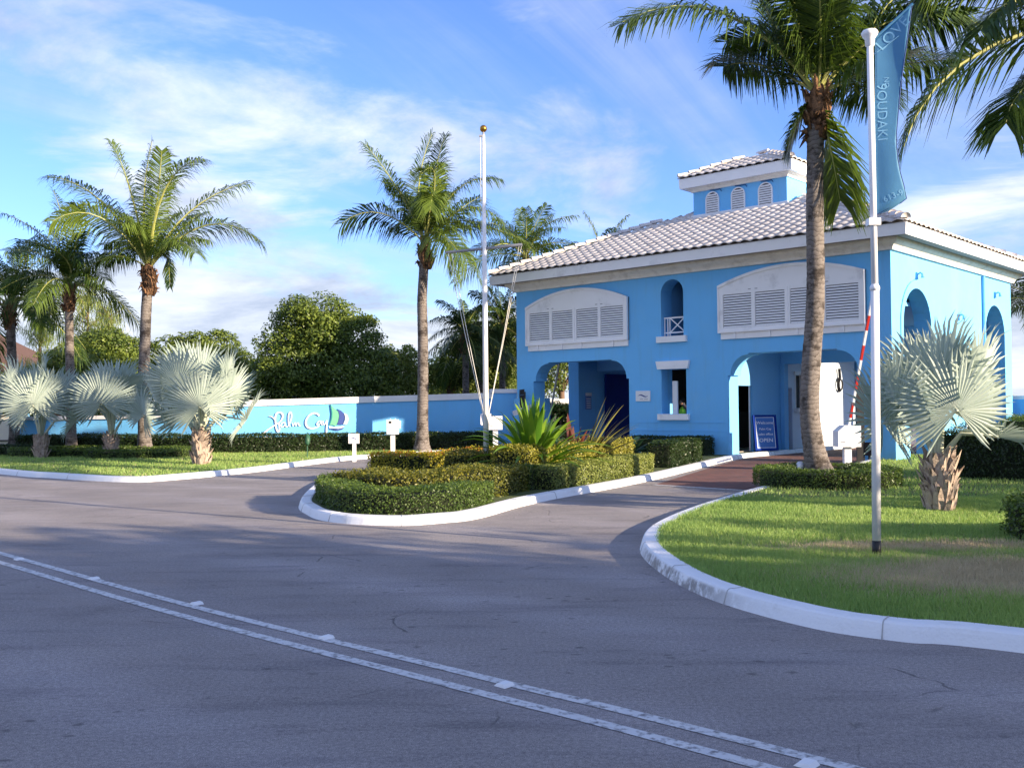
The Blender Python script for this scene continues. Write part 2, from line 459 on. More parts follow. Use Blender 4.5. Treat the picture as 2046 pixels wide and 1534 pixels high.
def trunk_mat():
    m, nt, p = new_mat('palm_trunk'); N, L = nt.nodes, nt.links
    tc = N.new('ShaderNodeTexCoord')
    wv = N.new('ShaderNodeTexWave'); wv.wave_type = 'BANDS'; wv.bands_direction = 'Z'; wv.wave_profile = 'SAW'
    wv.inputs['Scale'].default_value = 3.3; wv.inputs['Distortion'].default_value = 7; wv.inputs['Detail'].default_value = 5; wv.inputs['Detail Scale'].default_value = 2.5
    L.new(tc.outputs['Object'], wv.inputs[0])
    nz = N.new('ShaderNodeTexNoise'); nz.inputs['Scale'].default_value = 3.2; nz.inputs['Detail'].default_value = 8; nz.inputs['Roughness'].default_value = .65
    L.new(tc.outputs['Object'], nz.inputs[0])
    r1 = N.new('ShaderNodeValToRGB'); e = r1.color_ramp.elements
    e[0].position = .0; e[0].color = (.07, .055, .045, 1); e[1].position = .16; e[1].color = (.135, .115, .105, 1)
    x = e.new(.85); x.color = (.21, .185, .17, 1)
    L.new(wv.outputs['Fac'], r1.inputs[0])
    r2 = N.new('ShaderNodeValToRGB'); e = r2.color_ramp.elements
    e[0].position = .40; e[0].color = (.16, .13, .11, 1); e[1].position = .50; e[1].color = (1, 1, 1, 1)
    L.new(nz.outputs[0], r2.inputs[0])
    mx = N.new('ShaderNodeMix'); mx.data_type = 'RGBA'; mx.blend_type = 'MULTIPLY'; mx.inputs[0].default_value = .85
    L.new(r1.outputs[0], mx.inputs[6]); L.new(r2.outputs[0], mx.inputs[7])
    L.new(mx.outputs[2], p.inputs['Base Color']); p.inputs['Roughness'].default_value = .9
    b = N.new('ShaderNodeBump'); b.inputs['Strength'].default_value = .5; b.inputs['Distance'].default_value = .02
    L.new(wv.outputs['Fac'], b.inputs['Height']); L.new(b.outputs[0], p.inputs['Normal'])
    return m
TRUNK = trunk_mat()
FIBRE = plain('palm_fibre', (.25, .135, .07, 1), .95, .6, 9, .9, 45, dirt=(.035, .018, .012, 1), dscale=6, dlo=.45, dhi=.62)
BOOT = plain('palm_boot', (.42, .33, .27, 1), .9, .4, 8, .6, 40, dirt=(.10, .06, .045, 1), dscale=7, dlo=.52, dhi=.68)
BARK = plain('tree_bark', (.17, .11, .075, 1), .9, .3, 8, .6, 30)
PETIOLE = leafy('palm_petiole', (.30, .34, .10), (.42, .40, .12), .5, .0)
FROND = leafy('coconut_leaf', (.016, .045, .009), (.15, .215, .036), .36, .26)
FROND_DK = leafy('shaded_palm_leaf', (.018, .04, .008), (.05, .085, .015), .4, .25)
FROND_DRY = leafy('dry_palm_leaf', (.20, .15, .05), (.33, .27, .09), .6, .3)
BISM = leafy('bismarck_leaf', (.27, .34, .30), (.42, .49, .43), .5, .2)
BISM_PET = leafy('bismarck_petiole', (.42, .46, .36), (.55, .57, .44), .55, .0)
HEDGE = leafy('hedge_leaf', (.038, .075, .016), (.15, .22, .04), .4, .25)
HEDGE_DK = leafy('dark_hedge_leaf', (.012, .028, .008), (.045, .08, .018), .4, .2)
HEDGE_GOLD = leafy('golden_hedge_leaf', (.16, .17, .015), (.48, .40, .03), .45, .25)
HEDGE_CORE = plain('hedge_core', (.012, .018, .006, 1), .95, .4, 6)
TREE_A = leafy('tree_leaf', (.035, .07, .014), (.26, .33, .06), .42, .3)
TREE_B = leafy('light_tree_leaf', (.08, .13, .03), (.30, .35, .08), .45, .35)
GRASS = leafy('grass_blade', (.17, .29, .075), (.38, .49, .14), .5, .3)
GRASS_DRY = leafy('dry_grass_blade', (.38, .31, .19), (.58, .49, .32), .6, .3)
SOIL = plain('soil_turf', (.075, .10, .03, 1), .95, .4, 5)
EARTH = plain('earth', (.16, .14, .09, 1), .95, .3, .6)
CRINUM = leafy('strap_leaf', (.05, .15, .015), (.22, .34, .04), .32, .3)
CORDY = leafy('dark_leaf', (.03, .02, .022), (.30, .30, .08), .35, .2)
COPPER = leafy('copper_leaf', (.06, .016, .014), (.15, .045, .03), .4, .12)
# ------------------------------------------------------------------ ground, road, kerbs, lawns
def catmull(P, n=8):
    P = [np.array(p[:2], float) for p in P]
    out = []
    Q = [2 * P[0] - P[1]] + P + [2 * P[-1] - P[-2]]
    for i in range(1, len(Q) - 2):
        a, b, c, d = Q[i - 1:i + 3]
        for k in range(n):
            t = k / n
            out.append(.5 * (2 * b + (c - a) * t + (2 * a - 5 * b + 4 * c - d) * t * t + (3 * b - a - 3 * c + d) * t ** 3))
    out.append(P[-1])
    return np.array(out)
def offset(P, d):
    T = np.gradient(P, axis=0); T /= np.linalg.norm(T, axis=1)[:, None] + 1e-9
    return P + np.stack([-T[:, 1], T[:, 0]], 1) * d
def sweep(P, prof, closed=False, wob=0):
    """prof: list of (offset to the left, z)"""
    w_ = np.convolve(rng.normal(0, wob, len(P) + 4), np.ones(5) / 2.2, 'valid') if wob else np.zeros(len(P))
    rows = [np.c_[offset(P, d) , np.full(len(P), z) + (w_ if z > .05 else 0)] for d, z in prof]
    n, m = len(P), len(prof)
    b = MB()
    b.v = [tuple(rows[j][i]) for i in range(n) for j in range(m)]
    for i in range(n - 1):
        for j in range(m - 1):
            b.f.append((i * m + j, (i + 1) * m + j, (i + 1) * m + j + 1, i * m + j + 1))
    b.f.append(tuple(range(m))); b.f.append(tuple((n - 1) * m + j for j in reversed(range(m))))
    return b
def sheet(poly, z):
    b = MB()
    tri = tessellate_polygon([[Vector((q[0], q[1], 0)) for q in poly]])
    b.v = [(q[0], q[1], z) for q in poly]; b.f = [tuple(t) for t in tri]
    return b
struct(MB().add([(-900, -300, -.05), (900, -300, -.05), (900, 1500, -.05), (-900, 1500, -.05)], [(0, 1, 2, 3)]).build('ground', EARTH))
rp = [B2W(s, t)[:2] for s, t in ((-60, -46), (70, -46), (70, 40), (-60, 40))]
struct(sheet(rp, 0).build('road', ASPHALT))
KPROF = [(0, -.02), (.03, .08), (.042, .108), (.062, .122), (.20, .126), (.222, .118), (.225, -.02)]
KZ, LZ = .126, .105
kr = catmull([B2W(.75, .55), B2W(.05, -2.9), B2W(-.6, -6), G(1520, 982), G(1400, 1020), G(1310, 1058), G(1278, 1092), G(1300, 1130),
              G(1400, 1190), G(1600, 1250), G(1800, 1282), G(2046, 1305), (6.2, 4.3), (12, -1.0), (40, -27)])
kr_o = struct(sweep(kr, KPROF, wob=.0015).build('kerb_right', scuffed(KERB)))
ki = catmull([B2W(5.0, 9.5), B2W(4.85, 3), B2W(4.62, -.2), G(1300, 960), G(1080, 1003), G(960, 1035), G(880, 1045), G(800, 1050), G(700, 1047), G(640, 1039), G(612, 1028),
              (-3.62, 16.6), (-4.0, 19.6), (-4.12, 22.3), (-3.7, 23.6), B2W(8.9, -8), B2W(8.95, -.3), B2W(8.95, 9.5)][::-1])
ki_o = struct(sweep(ki, KPROF, wob=.0015).build('kerb_island', KERB))
kl = catmull([(-40, 50.2), (-24, 35.5), G(0, 947), G(100, 955), G(240, 963), G(330, 960), G(500, 944), G(690, 920), (-3.2, 33.6), (-1.6, 36.0), (-.9, 37.0)])
kl_o = struct(sweep(kl, KPROF, wob=.0015).build('kerb_left', KERB))
JOINT = plain('kerb_joint', (.42, .42, .42, 1), .9, .3, 20)
def joints(P, parent, step):
    cum = np.r_[0, np.cumsum(np.linalg.norm(np.diff(P, axis=0), axis=1))]
    for d in np.arange(step * .6, min(cum[-1], 60), step):
        d = d + random.uniform(-.12, .12) * step
        p, q = [np.array([np.interp(e, cum, P[:, 0]), np.interp(e, cum, P[:, 1])]) for e in (d - .004, d + .004)]
        sweep(np.array([p, q]), [(-.004, .0), (.028, .084), (.040, .112), (.061, .127), (.2, .131)]).build('joint', JOINT, parent)
joints(kr, kr_o, 1.5); joints(ki, ki_o, 1.5); joints(kl, kl_o, 2.4)
lawn_r = [tuple(q) for q in offset(kr, .2)] + [(70, -27), (70, 60), tuple(B2W(-.5, 13)[:2]), tuple(B2W(.75, 11)[:2])]
lawn_l = [tuple(q) for q in offset(kl, .2)] + [(-.9, 60), (-60, 90)]
isl = [tuple(q) for q in offset(ki, .2)]
struct(sheet(lawn_r, LZ).build('lawn_right', SOIL))
struct(sheet(lawn_l, LZ).build('lawn_left', SOIL))
struct(sheet(isl, LZ).build('island_bed', SOIL))
brick = [B2W(1.16, -9.64), B2W(-1.12, -9.73), B2W(-.55, -6), B2W(.1, -2.9), B2W(.8, .5), B2W(.8, 13), B2W(4.95, 13), B2W(4.8, 3), B2W(4.55, -.2), B2W(2.9, -4.9)]
struct(sheet(brick, .004).build('brick_driveway', PAVERS))
struct(sweep(np.array([B2W(1.16, -9.70)[:2], B2W(-1.12, -9.79)[:2]]), [(-.07, .006), (.07, .006)]).build('driveway_edge_strip', LINE))
# painted double line with studs
la = catmull([(-40, 44.5), (-14, 19.2), (-5.94, 11.4), (-2.71, 8.27), (-.08, 5.92), (1.52, 4.48), (9, -2.5), (40, -31)], 14)
lb = offset(la, -.245)
struct(sweep(la, [(-.044, .004), (.044, .004)]).build('road_line', LINE))
struct(sweep(lb, [(-.044, .004), (.044, .004)]).build('road_line', LINE))
stud_me = None
for i, (x, y) in enumerate([(38, 1118), (188, 1157), (393, 1207), (652, 1275), (1008, 1370), (1612, 1529)]):
    g = G(x, y)
    if stud_me is None:
        b = MB()
        a, c = .045, .028
        b.add([(-a, -a, 0), (a, -a, 0), (a, a, 0), (-a, a, 0), (-c, -a * .85, .016), (c, -a * .85, .02), (c, a * .85, .02), (-c, a * .85, .02)],
              [(0, 1, 5, 4), (1, 2, 6, 5), (2, 3, 7, 6), (3, 0, 4, 7), (4, 5, 6, 7)])
        stud_me = b.mesh('road_stud')
    o = link('road_stud', stud_me, WHITE, loc=(g[0], g[1], .002)); o.rotation_euler = (0, 0, R(-43 + random.uniform(-5, 5)))
    tag(o, 'white raised stud set between the double white road lines', 'road stud', 'studs along the double line')
# grass blades
def inside(P, poly):
    x, y = P[:, 0], P[:, 1]; r = np.zeros(len(P), bool)
    q = np.array(poly)[:, :2]; j = len(q) - 1
    for i in range(len(q)):
        xi, yi, xj, yj = q[i, 0], q[i, 1], q[j, 0], q[j, 1]
        c = ((yi > y) != (yj > y)) & (x < (xj - xi) * (y - yi) / (yj - yi + 1e-12) + xi)
        r ^= c; j = i
    return r
def vnoise(P, s, seed=0):
    r = np.random.default_rng(seed); out = 0
    for k in range(5):
        a = r.uniform(0, 6.28); w = s * r.uniform(.6, 1.7)
        out = out + np.sin((P[:, 0] * math.cos(a) + P[:, 1] * math.sin(a)) * w + r.uniform(0, 6.28) + 1.3 * np.sin((P[:, 1] * math.cos(a) - P[:, 0] * math.sin(a)) * w * .7))
    return out / 5
def blades(P, h, w, z):
    n = len(P)
    a = rng.uniform(0, 6.283, n); l = rng.uniform(.1, .75, n) * h; hh = h * rng.uniform(.55, 1.1, n)
    b = rng.uniform(0, 6.283, n)
    dx, dy = np.cos(b) * w / 2, np.sin(b) * w / 2
    v = np.empty((n, 3, 3))
    v[:, 0] = np.c_[P[:, 0] - dx, P[:, 1] - dy, np.full(n, z)]
    v[:, 1] = np.c_[P[:, 0] + dx, P[:, 1] + dy, np.full(n, z)]
    v[:, 2] = np.c_[P[:, 0] + np.cos(a) * l, P[:, 1] + np.sin(a) * l, z + hh]
    return v.reshape(-1, 3)
def scatter(poly, box, n):
    P = np.c_[rng.uniform(box[0], box[1], n), rng.uniform(box[2], box[3], n)]
    return P[inside(P, poly)]
def lawn_blades(name, poly, zones, label, dry_at=None):
    green, dry = [], []; tg, td = [], []
    for box, n, h, w in zones:
        P = scatter(poly, box, n)
        if dry_at is not None:
            f = dry_at(P) + rng.normal(0, .22, len(P))
            d = f > .5
        else:
            d = rng.random(len(P)) < .04
        for sel, L_, T_ in ((~d, green, tg), (d, dry, td)):
            Q = P[sel]
            L_.append(blades(Q, h * (1 + .35 * vnoise(Q, 5.5, 21) + .2 * vnoise(Q, 14, 22)), w, LZ - .005))
            T_.append(np.clip(.45 + .35 * vnoise(Q, 1.4, 3) + rng.normal(0, .22, len(Q)), 0, 1))
    for L_, T_, mt, lab in ((green, tg, GRASS, 'short green ' + label), (dry, td, GRASS_DRY, 'dry straw coloured ' + label)):
        Vv = np.concatenate(L_)
        if len(Vv) == 0: continue
        o = link(name, mesh_np(name, Vv, 3, np.concatenate(T_)), mt)
        o['kind'] = 'stuff'; tag(o, lab, 'grass')
pole = G(1752, 1112, LZ)
def dry_right(P):
    d = vnoise(P, .9, 5) * .30 + vnoise(P, 2.6, 6) * .16
    c1 = np.exp(-(((P[:, 0] - 4.5) / 1.8) ** 2 + ((P[:, 1] - 8.6) / .95) ** 2))
    c2 = np.exp(-(((P[:, 0] - 4.4) / 2.0) ** 2 + ((P[:, 1] - 10.55) / .40) ** 2)) * .8
    return np.maximum(c1, c2) * 1.25 + d - .06
lawn_blades('lawn_grass', lawn_r, [((1, 8, 5.6, 10.5), 250000, .07, .0075), ((1, 9, 10.5, 16), 140000, .07, .012), ((3, 22, 16, 36), 110000, .075, .022)],
            'grass on the lawn around the banner pole', dry_right)
lawn_blades('lawn_grass', lawn_l, [((-26, -2, 22, 40), 150000, .075, .025)], 'grass on the verge below the script sign wall')
# ------------------------------------------------------------------ gatehouse
GL, GW, ZC = 13.84, 10.69, 5.86
gh = empty('gatehouse', (ORG[0], ORG[1], 0), AZ - R(90))
tag(gh, 'two storey blue gatehouse with white shutters, tiled hip roof and louvred cupola', 'building')
def fr(s, z, t): return (-s, t, z)          # front-parallel panels: (s, z) outline, t depth
def sd_(t, z, s): return (-s, t, z)         # side-parallel panels: (t, z) outline, s depth
def arc(cx, cz, r, a0, a1, n=8): return [(cx + r * math.cos(R(a0 + (a1 - a0) * i / n)), cz + r * math.sin(R(a0 + (a1 - a0) * i / n))) for i in range(n + 1)]
def opening(s0, s1, cap, top):      # haunched drive-through opening from s0 (small) to s1 (large)
    st, rr = .10, top - cap - .06
    l = [(s0, -.03), (s0, cap), (s0 + st, cap)] + arc(s0 + st + rr, cap + .02, rr, 180, 90, 8) + [(s0 + st + rr + .02, top)]
    r = [(s1 - st - rr - .02, top)] + arc(s1 - st - rr, cap + .02, rr, 90, 0, 8) + [(s1 - st, cap), (s1, cap), (s1, -.03)]
    return l + r
T0 = .62
outer = [(0, -.03)] + opening(.85, 5.07, 2.54, 3.2) + opening(8.79, 13.03, 2.54, 3.2) + [(GL, -.03), (GL, ZC), (0, ZC)]
balc = [(6.64, 3.86), (7.49, 3.86), (7.49, 5.26)] + arc(7.065, 5.26, .425, 0, 180, 12)[1:-1] + [(6.64, 5.26)]
win = [(6.56, 1.36), (7.5, 1.36), (7.5, 2.80), (6.56, 2.80)]
MB().prism([outer, balc, win], fr, 0, T0).build('front_wall', BLUE, gh)
def side_outline(mirror=False):
    o = [(T0 + .002, -.03)]
    for a, b in ((.86, 2.98), (7.9, 9.95)):
        r = (b - a) / 2
        o += [(a, -.03), (a, 4.93 - r)] + arc((a + b) / 2, 4.93 - r, r, 180, 0, 16)[1:-1] + [(b, 4.93 - r), (b, -.03)]
    return o + [(GW, -.03), (GW, ZC - .002), (T0 + .002, ZC - .002)]
MB().prism([side_outline()], sd_, 0, .5).build('side_wall', BLUE, gh)
MB().prism([side_outline()], sd_, GL - .5, GL).build('side_wall', BLUE, gh)
rear = [(.502, -.03)] + opening(.95, 5.0, 2.54, 3.2) + opening(8.79, 13.0, 2.54, 3.2) + [(GL - .502, -.03), (GL - .502, ZC - .004), (.502, ZC - .004)]
MB().prism([rear], fr, GW - .5, GW - .002).build('rear_wall', BLUE, gh)
# corner plinths and the shallow courses
b = MB()
b.box((-.83, -.07, -.02), (.09, .95, 1.93)); b.add([], [])
b.build('plinth', BLUE, gh)
b = MB(); b.box((-GL - .09, -.07, -.02), (-13.06, .95, 1.93)); b.build('plinth', BLUE, gh)
for z in (1.09, .83):
    MB().box((-8.76, -.014, z - .012), (-5.1, .01, z + .012)).build('string_course', BLUE, gh)
# inside: ceiling, booth, beam
MB().box((-GL + .51, T0 + .01, 3.76), (-5.45, GW - .51, 3.9)).build('ceiling', BLUE_IN, gh)
MB().box((-5.44, T0 + .01, 4.5), (-.51, GW - .51, 4.62)).build('ceiling', BLUE_IN, gh)  # hidden ceiling raised so sun reaches higher up the jamb
for s0, s1 in ((.52, 5.43), (8.43, 13.3)):
    MB().box((-s1, 4.1, 3.0), (-s0, 4.4, 3.755)).build('cross_beam', BLUE_IN, gh)
# booth side wall facing the right lane, with two doorways and a window (t, z)
bw = [(T0 + .01, .1), (.80, .1), (.80, 2.25), (2.2, 2.25), (2.2, .1), (4.45, .1), (4.45, 2.2), (4.95, 2.2), (4.95, .1), (10.1, .1), (10.1, 3.75), (T0 + .01, 3.75)]
near = [q for q in bw if q[0] < 4.2] + [(4.2, .1), (4.2, 3.75), (T0 + .01, 3.75)]
near = [(T0 + .01, .1), (.80, .1), (.80, 2.25), (2.2, 2.25), (2.2, .1), (4.2, .1), (4.2, 4.49), (T0 + .01, 4.49)]
far = [(4.2, .1), (4.45, .1), (4.45, 2.2), (4.95, 2.2), (4.95, .1), (10.1, .1), (10.1, 4.49), (4.2, 4.49)]
fwin = [(5.15, 1.5), (6.3, 1.5), (6.3, 2.65), (5.15, 2.65)]
MB().prism([near], sd_, 5.45, 5.6).build('booth_wall', BLUE_IN, gh)
MB().prism([far, fwin], sd_, 5.45, 5.6).build('booth_wall', BLUE_BOUNCE, gh)
MB().box((-5.44, 4.08, .1), (-5.3, 4.38, 3.0)).build('pilaster', BLUE_IN, gh)
MB().prism([[(T0 + .01, .1), (10.1, .1), (10.1, 3.75), (T0 + .01, 3.75)]], sd_, 8.25, 8.4).build('booth_wall', DARK, gh)  # wall coloured near black to make the booth look dim
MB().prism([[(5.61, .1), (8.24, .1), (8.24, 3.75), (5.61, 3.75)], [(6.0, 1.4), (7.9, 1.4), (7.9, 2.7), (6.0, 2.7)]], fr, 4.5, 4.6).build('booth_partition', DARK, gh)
MB().box((-8.24, T0 + .01, .1), (-5.62, 10.1, .135)).build('booth_floor', plain('floor', (.3, .28, .25, 1), .7), gh)
bwn = empty('booth_window', parent=gh)
MB().box((-5.58, 5.17, 1.52), (-5.55, 6.28, 2.63)).build('pane', GLASS, bwn)
b = MB()
b.box((-5.52, 5.10, 2.65), (-5.40, 6.36, 2.78)); b.box((-5.56, 5.70, 1.5), (-5.42, 5.76, 2.65)); b.box((-5.56, 5.15, 1.5), (-5.42, 5.19, 2.65)); b.box((-5.56, 6.26, 1.5), (-5.42, 6.3, 2.65))
b.build('frame', WHITE, bwn)
MB().box((-5.56, 5.05, 1.36), (-5.30, 6.4, 1.5)).build('sill', WHITE, bwn)
MB().box((-5.64, 4.46, .12), (-5.60, 4.94, 2.19)).build('inner_door', NAVY, gh)
d = empty('open_door', (-5.50, 2.12, 0), R(119), gh)
MB().box((0, 0, .14), (.95, .045, 2.23)).build('panel', WHITE, d)
MB().tube([(.86, -.02, 1.1), (.86, -.06, 1.1), (.76, -.06, 1.1)], .012, 6).build('handle', GREYARM, d)
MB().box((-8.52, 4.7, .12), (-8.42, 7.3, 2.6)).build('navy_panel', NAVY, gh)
# navy panel added to stand in for deep shade on the inner face of the far side wall (left lane)
MB().box((-13.33, 4.6, .02), (-13.25, 7.6, 2.9)).build('lane_shade_panel', NAVY, gh)
for (s0, s1, t) in ((1.6, 3.6, 1.6), (9.55, 10.25, .9)):
    e = empty('strip_light', parent=gh)
    MB().box((-s1, t, 3.62), (-s0, t + .14, 3.755)).build('body', WHITE, e)
    MB().tube([(-s1 + .03, t + .07, 3.6), (-s0 - .03, t + .07, 3.6)], .025, 8).build('tube', WHITE, e)
# window dressings
w = empty('front_window', parent=gh)
MB().prism([[(6.46, 2.802), (7.60, 2.802), (7.66, 3.06), (6.40, 3.06)]], fr, -.10, .06).build('lintel', TRIM, w)
MB().box((-7.60, -.12, 1.17), (-6.44, .5, 1.358)).build('sill', TRIM, w)
MB().box((-7.23, .22, 1.362), (-7.04, .27, 2.42)).build('sash', WHITE, w)
bl = empty('balcony_opening', parent=gh)
MB().box((-7.62, -.11, 3.66), (-6.50, .5, 3.855)).build('sill', TRIM, bl)
b = MB(); yb = .16
b.bar((-7.47, yb, 4.46), (-6.66, yb, 4.46), .045); b.bar((-7.47, yb, 3.98), (-6.66, yb, 3.98), .04)
for x in (-7.45, -7.33, -7.25, -6.68): b.bar((x, yb, 3.88), (x, yb, 4.46), .03)
b.bar((-7.25, yb, 3.98), (-6.68, yb, 4.46), .03); b.bar((-7.25, yb + .002, 4.46), (-6.68, yb + .002, 3.98), .03)
b.build('railing', TRIM, bl)
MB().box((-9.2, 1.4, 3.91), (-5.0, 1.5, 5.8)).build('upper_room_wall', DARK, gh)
MB().box((-7.62, .6, 3.91), (-7.52, 1.4, 5.8)).build('upper_reveal', BLUE_IN, gh)
# shutters
def shutter(s0, s1, zb, zs0, zs1, ztop):
    e = empty('shutter', parent=gh)
    e['label'] = 'white arched louvred shutter'
    n = 14; topline = []
    for i in range(n + 1):
        f = i / n; s = s1 + (s0 - s1) * f
        zs = zs1 + (zs0 - zs1) * f
        topline.append((s, zs + (ztop - (zs0 + zs1) / 2) * (1 - (2 * f - 1) ** 2)))
    outl = [(s0, zb), (s1, zb)] + topline
    wtot = s1 - s0 - .24; pw = (wtot - .05) / 4
    zlo, zhi = zb + .15, zb + 1.17
    holes = []; cols = []
    for k in range(4):
        a = s0 + .12 + k * pw + (.05 if k > 1 else 0)
        cols.append((a + .06, a + pw - .06))
        holes.append([(a + .06, zlo), (a + pw - .06, zlo), (a + pw - .06, zhi), (a + .06, zhi)])
    MB().prism([outl] + holes, fr, -.10, -.045).build('frame', TRIM, e)
    MB().prism([outl], fr, -.040, -.004).build('gap_shade_sheet', SLAT_SHADE, e)
    # raised border and the arched head moulding
    b = MB()
    hd = [(s, z) for s, z in topline]
    for (p, q) in zip(hd, hd[1:]):
        b.prism([[p, q, (q[0], q[1] - .09), (p[0], p[1] - .09)]], fr, -.135, -.098)
    b.build('head_moulding', TRIM, e)
    b = MB()
    b.box((-s1, -.13, zb), (-s0, -.099, zb + .06)); b.box((-(s0 + s1) / 2 - .02, -.12, zb + .06), (-(s0 + s1) / 2 + .02, -.099, zhi + .08))
    b.box((-s1, -.13, zb + .06), (-s1 + .05, -.099, zs1 - .09)); b.box((-s0 - .05, -.13, zb + .06), (-s0, -.099, zs0 - .09))
    b.build('border', TRIM, e)
    ns = 13; pit = (zhi - zlo) / ns
    for a, c in cols:
        ww = c - a - .012
        b = MB(); hh, dd = .030, .018
        b.add([(-ww / 2, -dd, -hh), (ww / 2, -dd, -hh), (ww / 2, -dd + .010, -hh - .004), (-ww / 2, -dd + .010, -hh - .004), (-ww / 2, dd, hh * .75), (ww / 2, dd, hh * .75), (ww / 2, dd + .006, hh * .75 - .006), (-ww / 2, dd + .006, hh * .75 - .006)],
              [(3, 2, 1, 0), (4, 5, 6, 7), (0, 1, 5, 4), (1, 2, 6, 5), (2, 3, 7, 6), (3, 0, 4, 7)])
        me = b.mesh('slat')
        for k in range(ns):
            link('slat', me, TRIM, e, (-(a + c) / 2, -.07, zlo + (k + .5) * pit))
    # hinges
    for k in range(4):
        x = -(cols[k][0] + .05) if k % 2 else -(cols[k][1] - .05)
        MB().box((x - .045, -.112, zhi + .10), (x + .045, -.102, zhi + .118)).build('hinge', GREYARM, e)
    # ledge under the shutter
    b = MB(); b.box((-s1 + .07, -.06, zb - .19), (-s0 - .02, -.003, zb - .002))
    b.build('ledge', TRIM, e)
    for f in (.12, .37, .56, .86):
        x = -s1 + (s1 - s0) * f
        MB().box((x - .04, -.10, zb - .19), (x + .04, -.062, zb - .003)).build('bracket', TRIM, e)
shutter(.69, 5.33, 3.84, 5.36, 5.30, 5.76)
shutter(8.76, 13.30, 3.82, 5.26, 5.22, 5.73)
# cornice and fascia
def ring_prof(prof, s0, s1, t0, t1, name, mat, parent):
    """sweep (out, z) profile round a rectangle, mitred"""
    b = MB(); m = len(prof)
    for d, z in prof:
        b.v += [(-s0 + d, t0 - d, z), (-s1 - d, t0 - d, z), (-s1 - d, t1 + d, z), (-s0 + d, t1 + d, z)]
    for j in range(m - 1):
        for k in range(4):
            a, c = j * 4 + k, j * 4 + (k + 1) % 4
            b.f.append((a, c, c + 4, a + 4))
    return b.build(name, mat, parent)
ring_prof([(.0, 5.83), (.10, 5.83), (.11, 5.90), (.16, 5.96), (.26, 6.02), (.30, 6.06), (.31, 6.13)], 0, GL, 0, GW, 'cornice', STONE, gh)
OV = .68
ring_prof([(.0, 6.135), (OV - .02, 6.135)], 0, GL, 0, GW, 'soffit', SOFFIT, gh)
ring_prof([(OV - .02, 6.105), (OV, 6.10), (OV + .02, 6.37), (OV + .02, 6.415), (OV - .15, 6.425)], 0, GL, 0, GW, 'fascia', TRIM, gh)
# tiled hip roofs
SL = .428
tile_me = {}
def tile_mesh(wd, ln):
    k = (wd, ln)
    if k in tile_me: return tile_me[k]
    b = MB(); n = 9; hb = wd * .155; th = .016
    prof = []
    for i in range(n + 1):
        f = i / n; x = (f - .5) * wd * 1.04
        z = hb * (.5 - .5 * math.cos(2 * math.pi * f)) ** .75
        prof.append((x, z))
    for y, dz in ((-ln * .56, .040), (ln * .56, .004)):
        for x, z in prof: b.v.append((x, y, z + dz))
    for x, z in prof: b.v.append((x, -ln * .56 + .004, z + .040 - th - .010))
    m = n + 1
    for i in range(n):
        b.f.append((i, i + 1, m + i + 1, m + i)); b.f.append((2 * m + i, 2 * m + i + 1, i + 1, i))
    tile_me[k] = b.mesh('roof_tile', True)
    return tile_me[k]
def hip_roof(roof, s0, s1, t0, t1, ze, keep, wd, ln, singles):
    """roof planes over the rectangle; keep(s, t) says where tiles lie. singles: how many tiles become parts of their own"""
    half = (t1 - t0) / 2
    tilt = math.atan(SL)
    todo = []
    for side in range(4):
        run = half
        if side in (0, 2): length = s1 - s0
        else: length = t1 - t0
        ncol = int(round(length / wd)); w_ = length / ncol
        slope = run / math.cos(tilt); nrow = int(slope / ln)
        for c in range(ncol):
            a = (c + .5) * w_
            for r_ in range(nrow):
                d = (r_ + .42) * ln * math.cos(tilt)
                if a < d - .08 or length - a < d - .08: continue
                if side == 0: s, t, rz = s0 + a, t0 + d, 0
                elif side == 1: s, t, rz = s1 - d, t0 + a, R(-90)
                elif side == 2: s, t, rz = s0 + a, t1 - d, R(180)
                else: s, t, rz = s0 + d, t0 + a, R(90)
                if not keep(s, t): continue
                z = ze + d * SL + .01
                M = Matrix.Translation((-s + random.uniform(-.006, .006), t, z + random.uniform(0, .006))) @ Matrix.Rotation(rz + random.uniform(-.015, .015), 4, 'Z') @ Matrix.Rotation(tilt, 4, 'X')
                w0 = B2W(s, t, z); dist = math.hypot(w0[0], w0[1])
                todo.append((side, dist, M))
    me = tile_mesh(round(wd, 3), ln)
    todo.sort(key=lambda q: (0 if q[0] == 0 else 1 if q[0] == 3 else 2, q[1]))
    for side, dist, M in todo[:singles]:
        o = link('roof_tile', me, TILE, roof); o.matrix_local = M
    rest = todo[singles:]
    if rest:
        co = np.array([v.co for v in me.vertices]); fs = [tuple(p.vertices) for p in me.polygons]
        b = MB()
        for side, dist, M in rest:
            m4 = np.array(M); k = len(b.v)
            q = co @ m4[:3, :3].T + m4[:3, 3]
            b.v += [tuple(x) for x in q]; b.f += [tuple(i + k for i in f) for f in fs]
        o = b.build('roof_tiles', TILE, roof, True); o['kind'] = 'stuff'
def hip_caps(roof, p, q, r=.12, ln=.42):
    p, q = Vector(p), Vector(q); d = (q - p); n = int(d.length / ln); d.normalize()
    b = MB(); m = 8
    up = Vector((0, 0, 1)); x = d.cross(up).normalized(); y = x.cross(d).normalized()
    for y0, rr, dz in ((-ln * .56, r * 1.12, .025), (ln * .5, r * .9, 0)):
        for i in range(m + 1):
            a = math.pi * i / m
            b.v.append((math.cos(a) * rr, y0, math.sin(a) * rr + dz))
    for i in range(m): b.f.append((i, i + 1, m + 2 + i, m + 1 + i))
    b.f.append(tuple(range(m + 1)))
    me = b.mesh('hip_cap', True)
    rot = Matrix((x, d, y)).transposed().to_4x4()
    for i in range(n):
        o = link('hip_cap', me, TILE, roof)
        o.matrix_local = Matrix.Translation(p + d * (i + .5) * d.length * ln + y * .02) @ rot
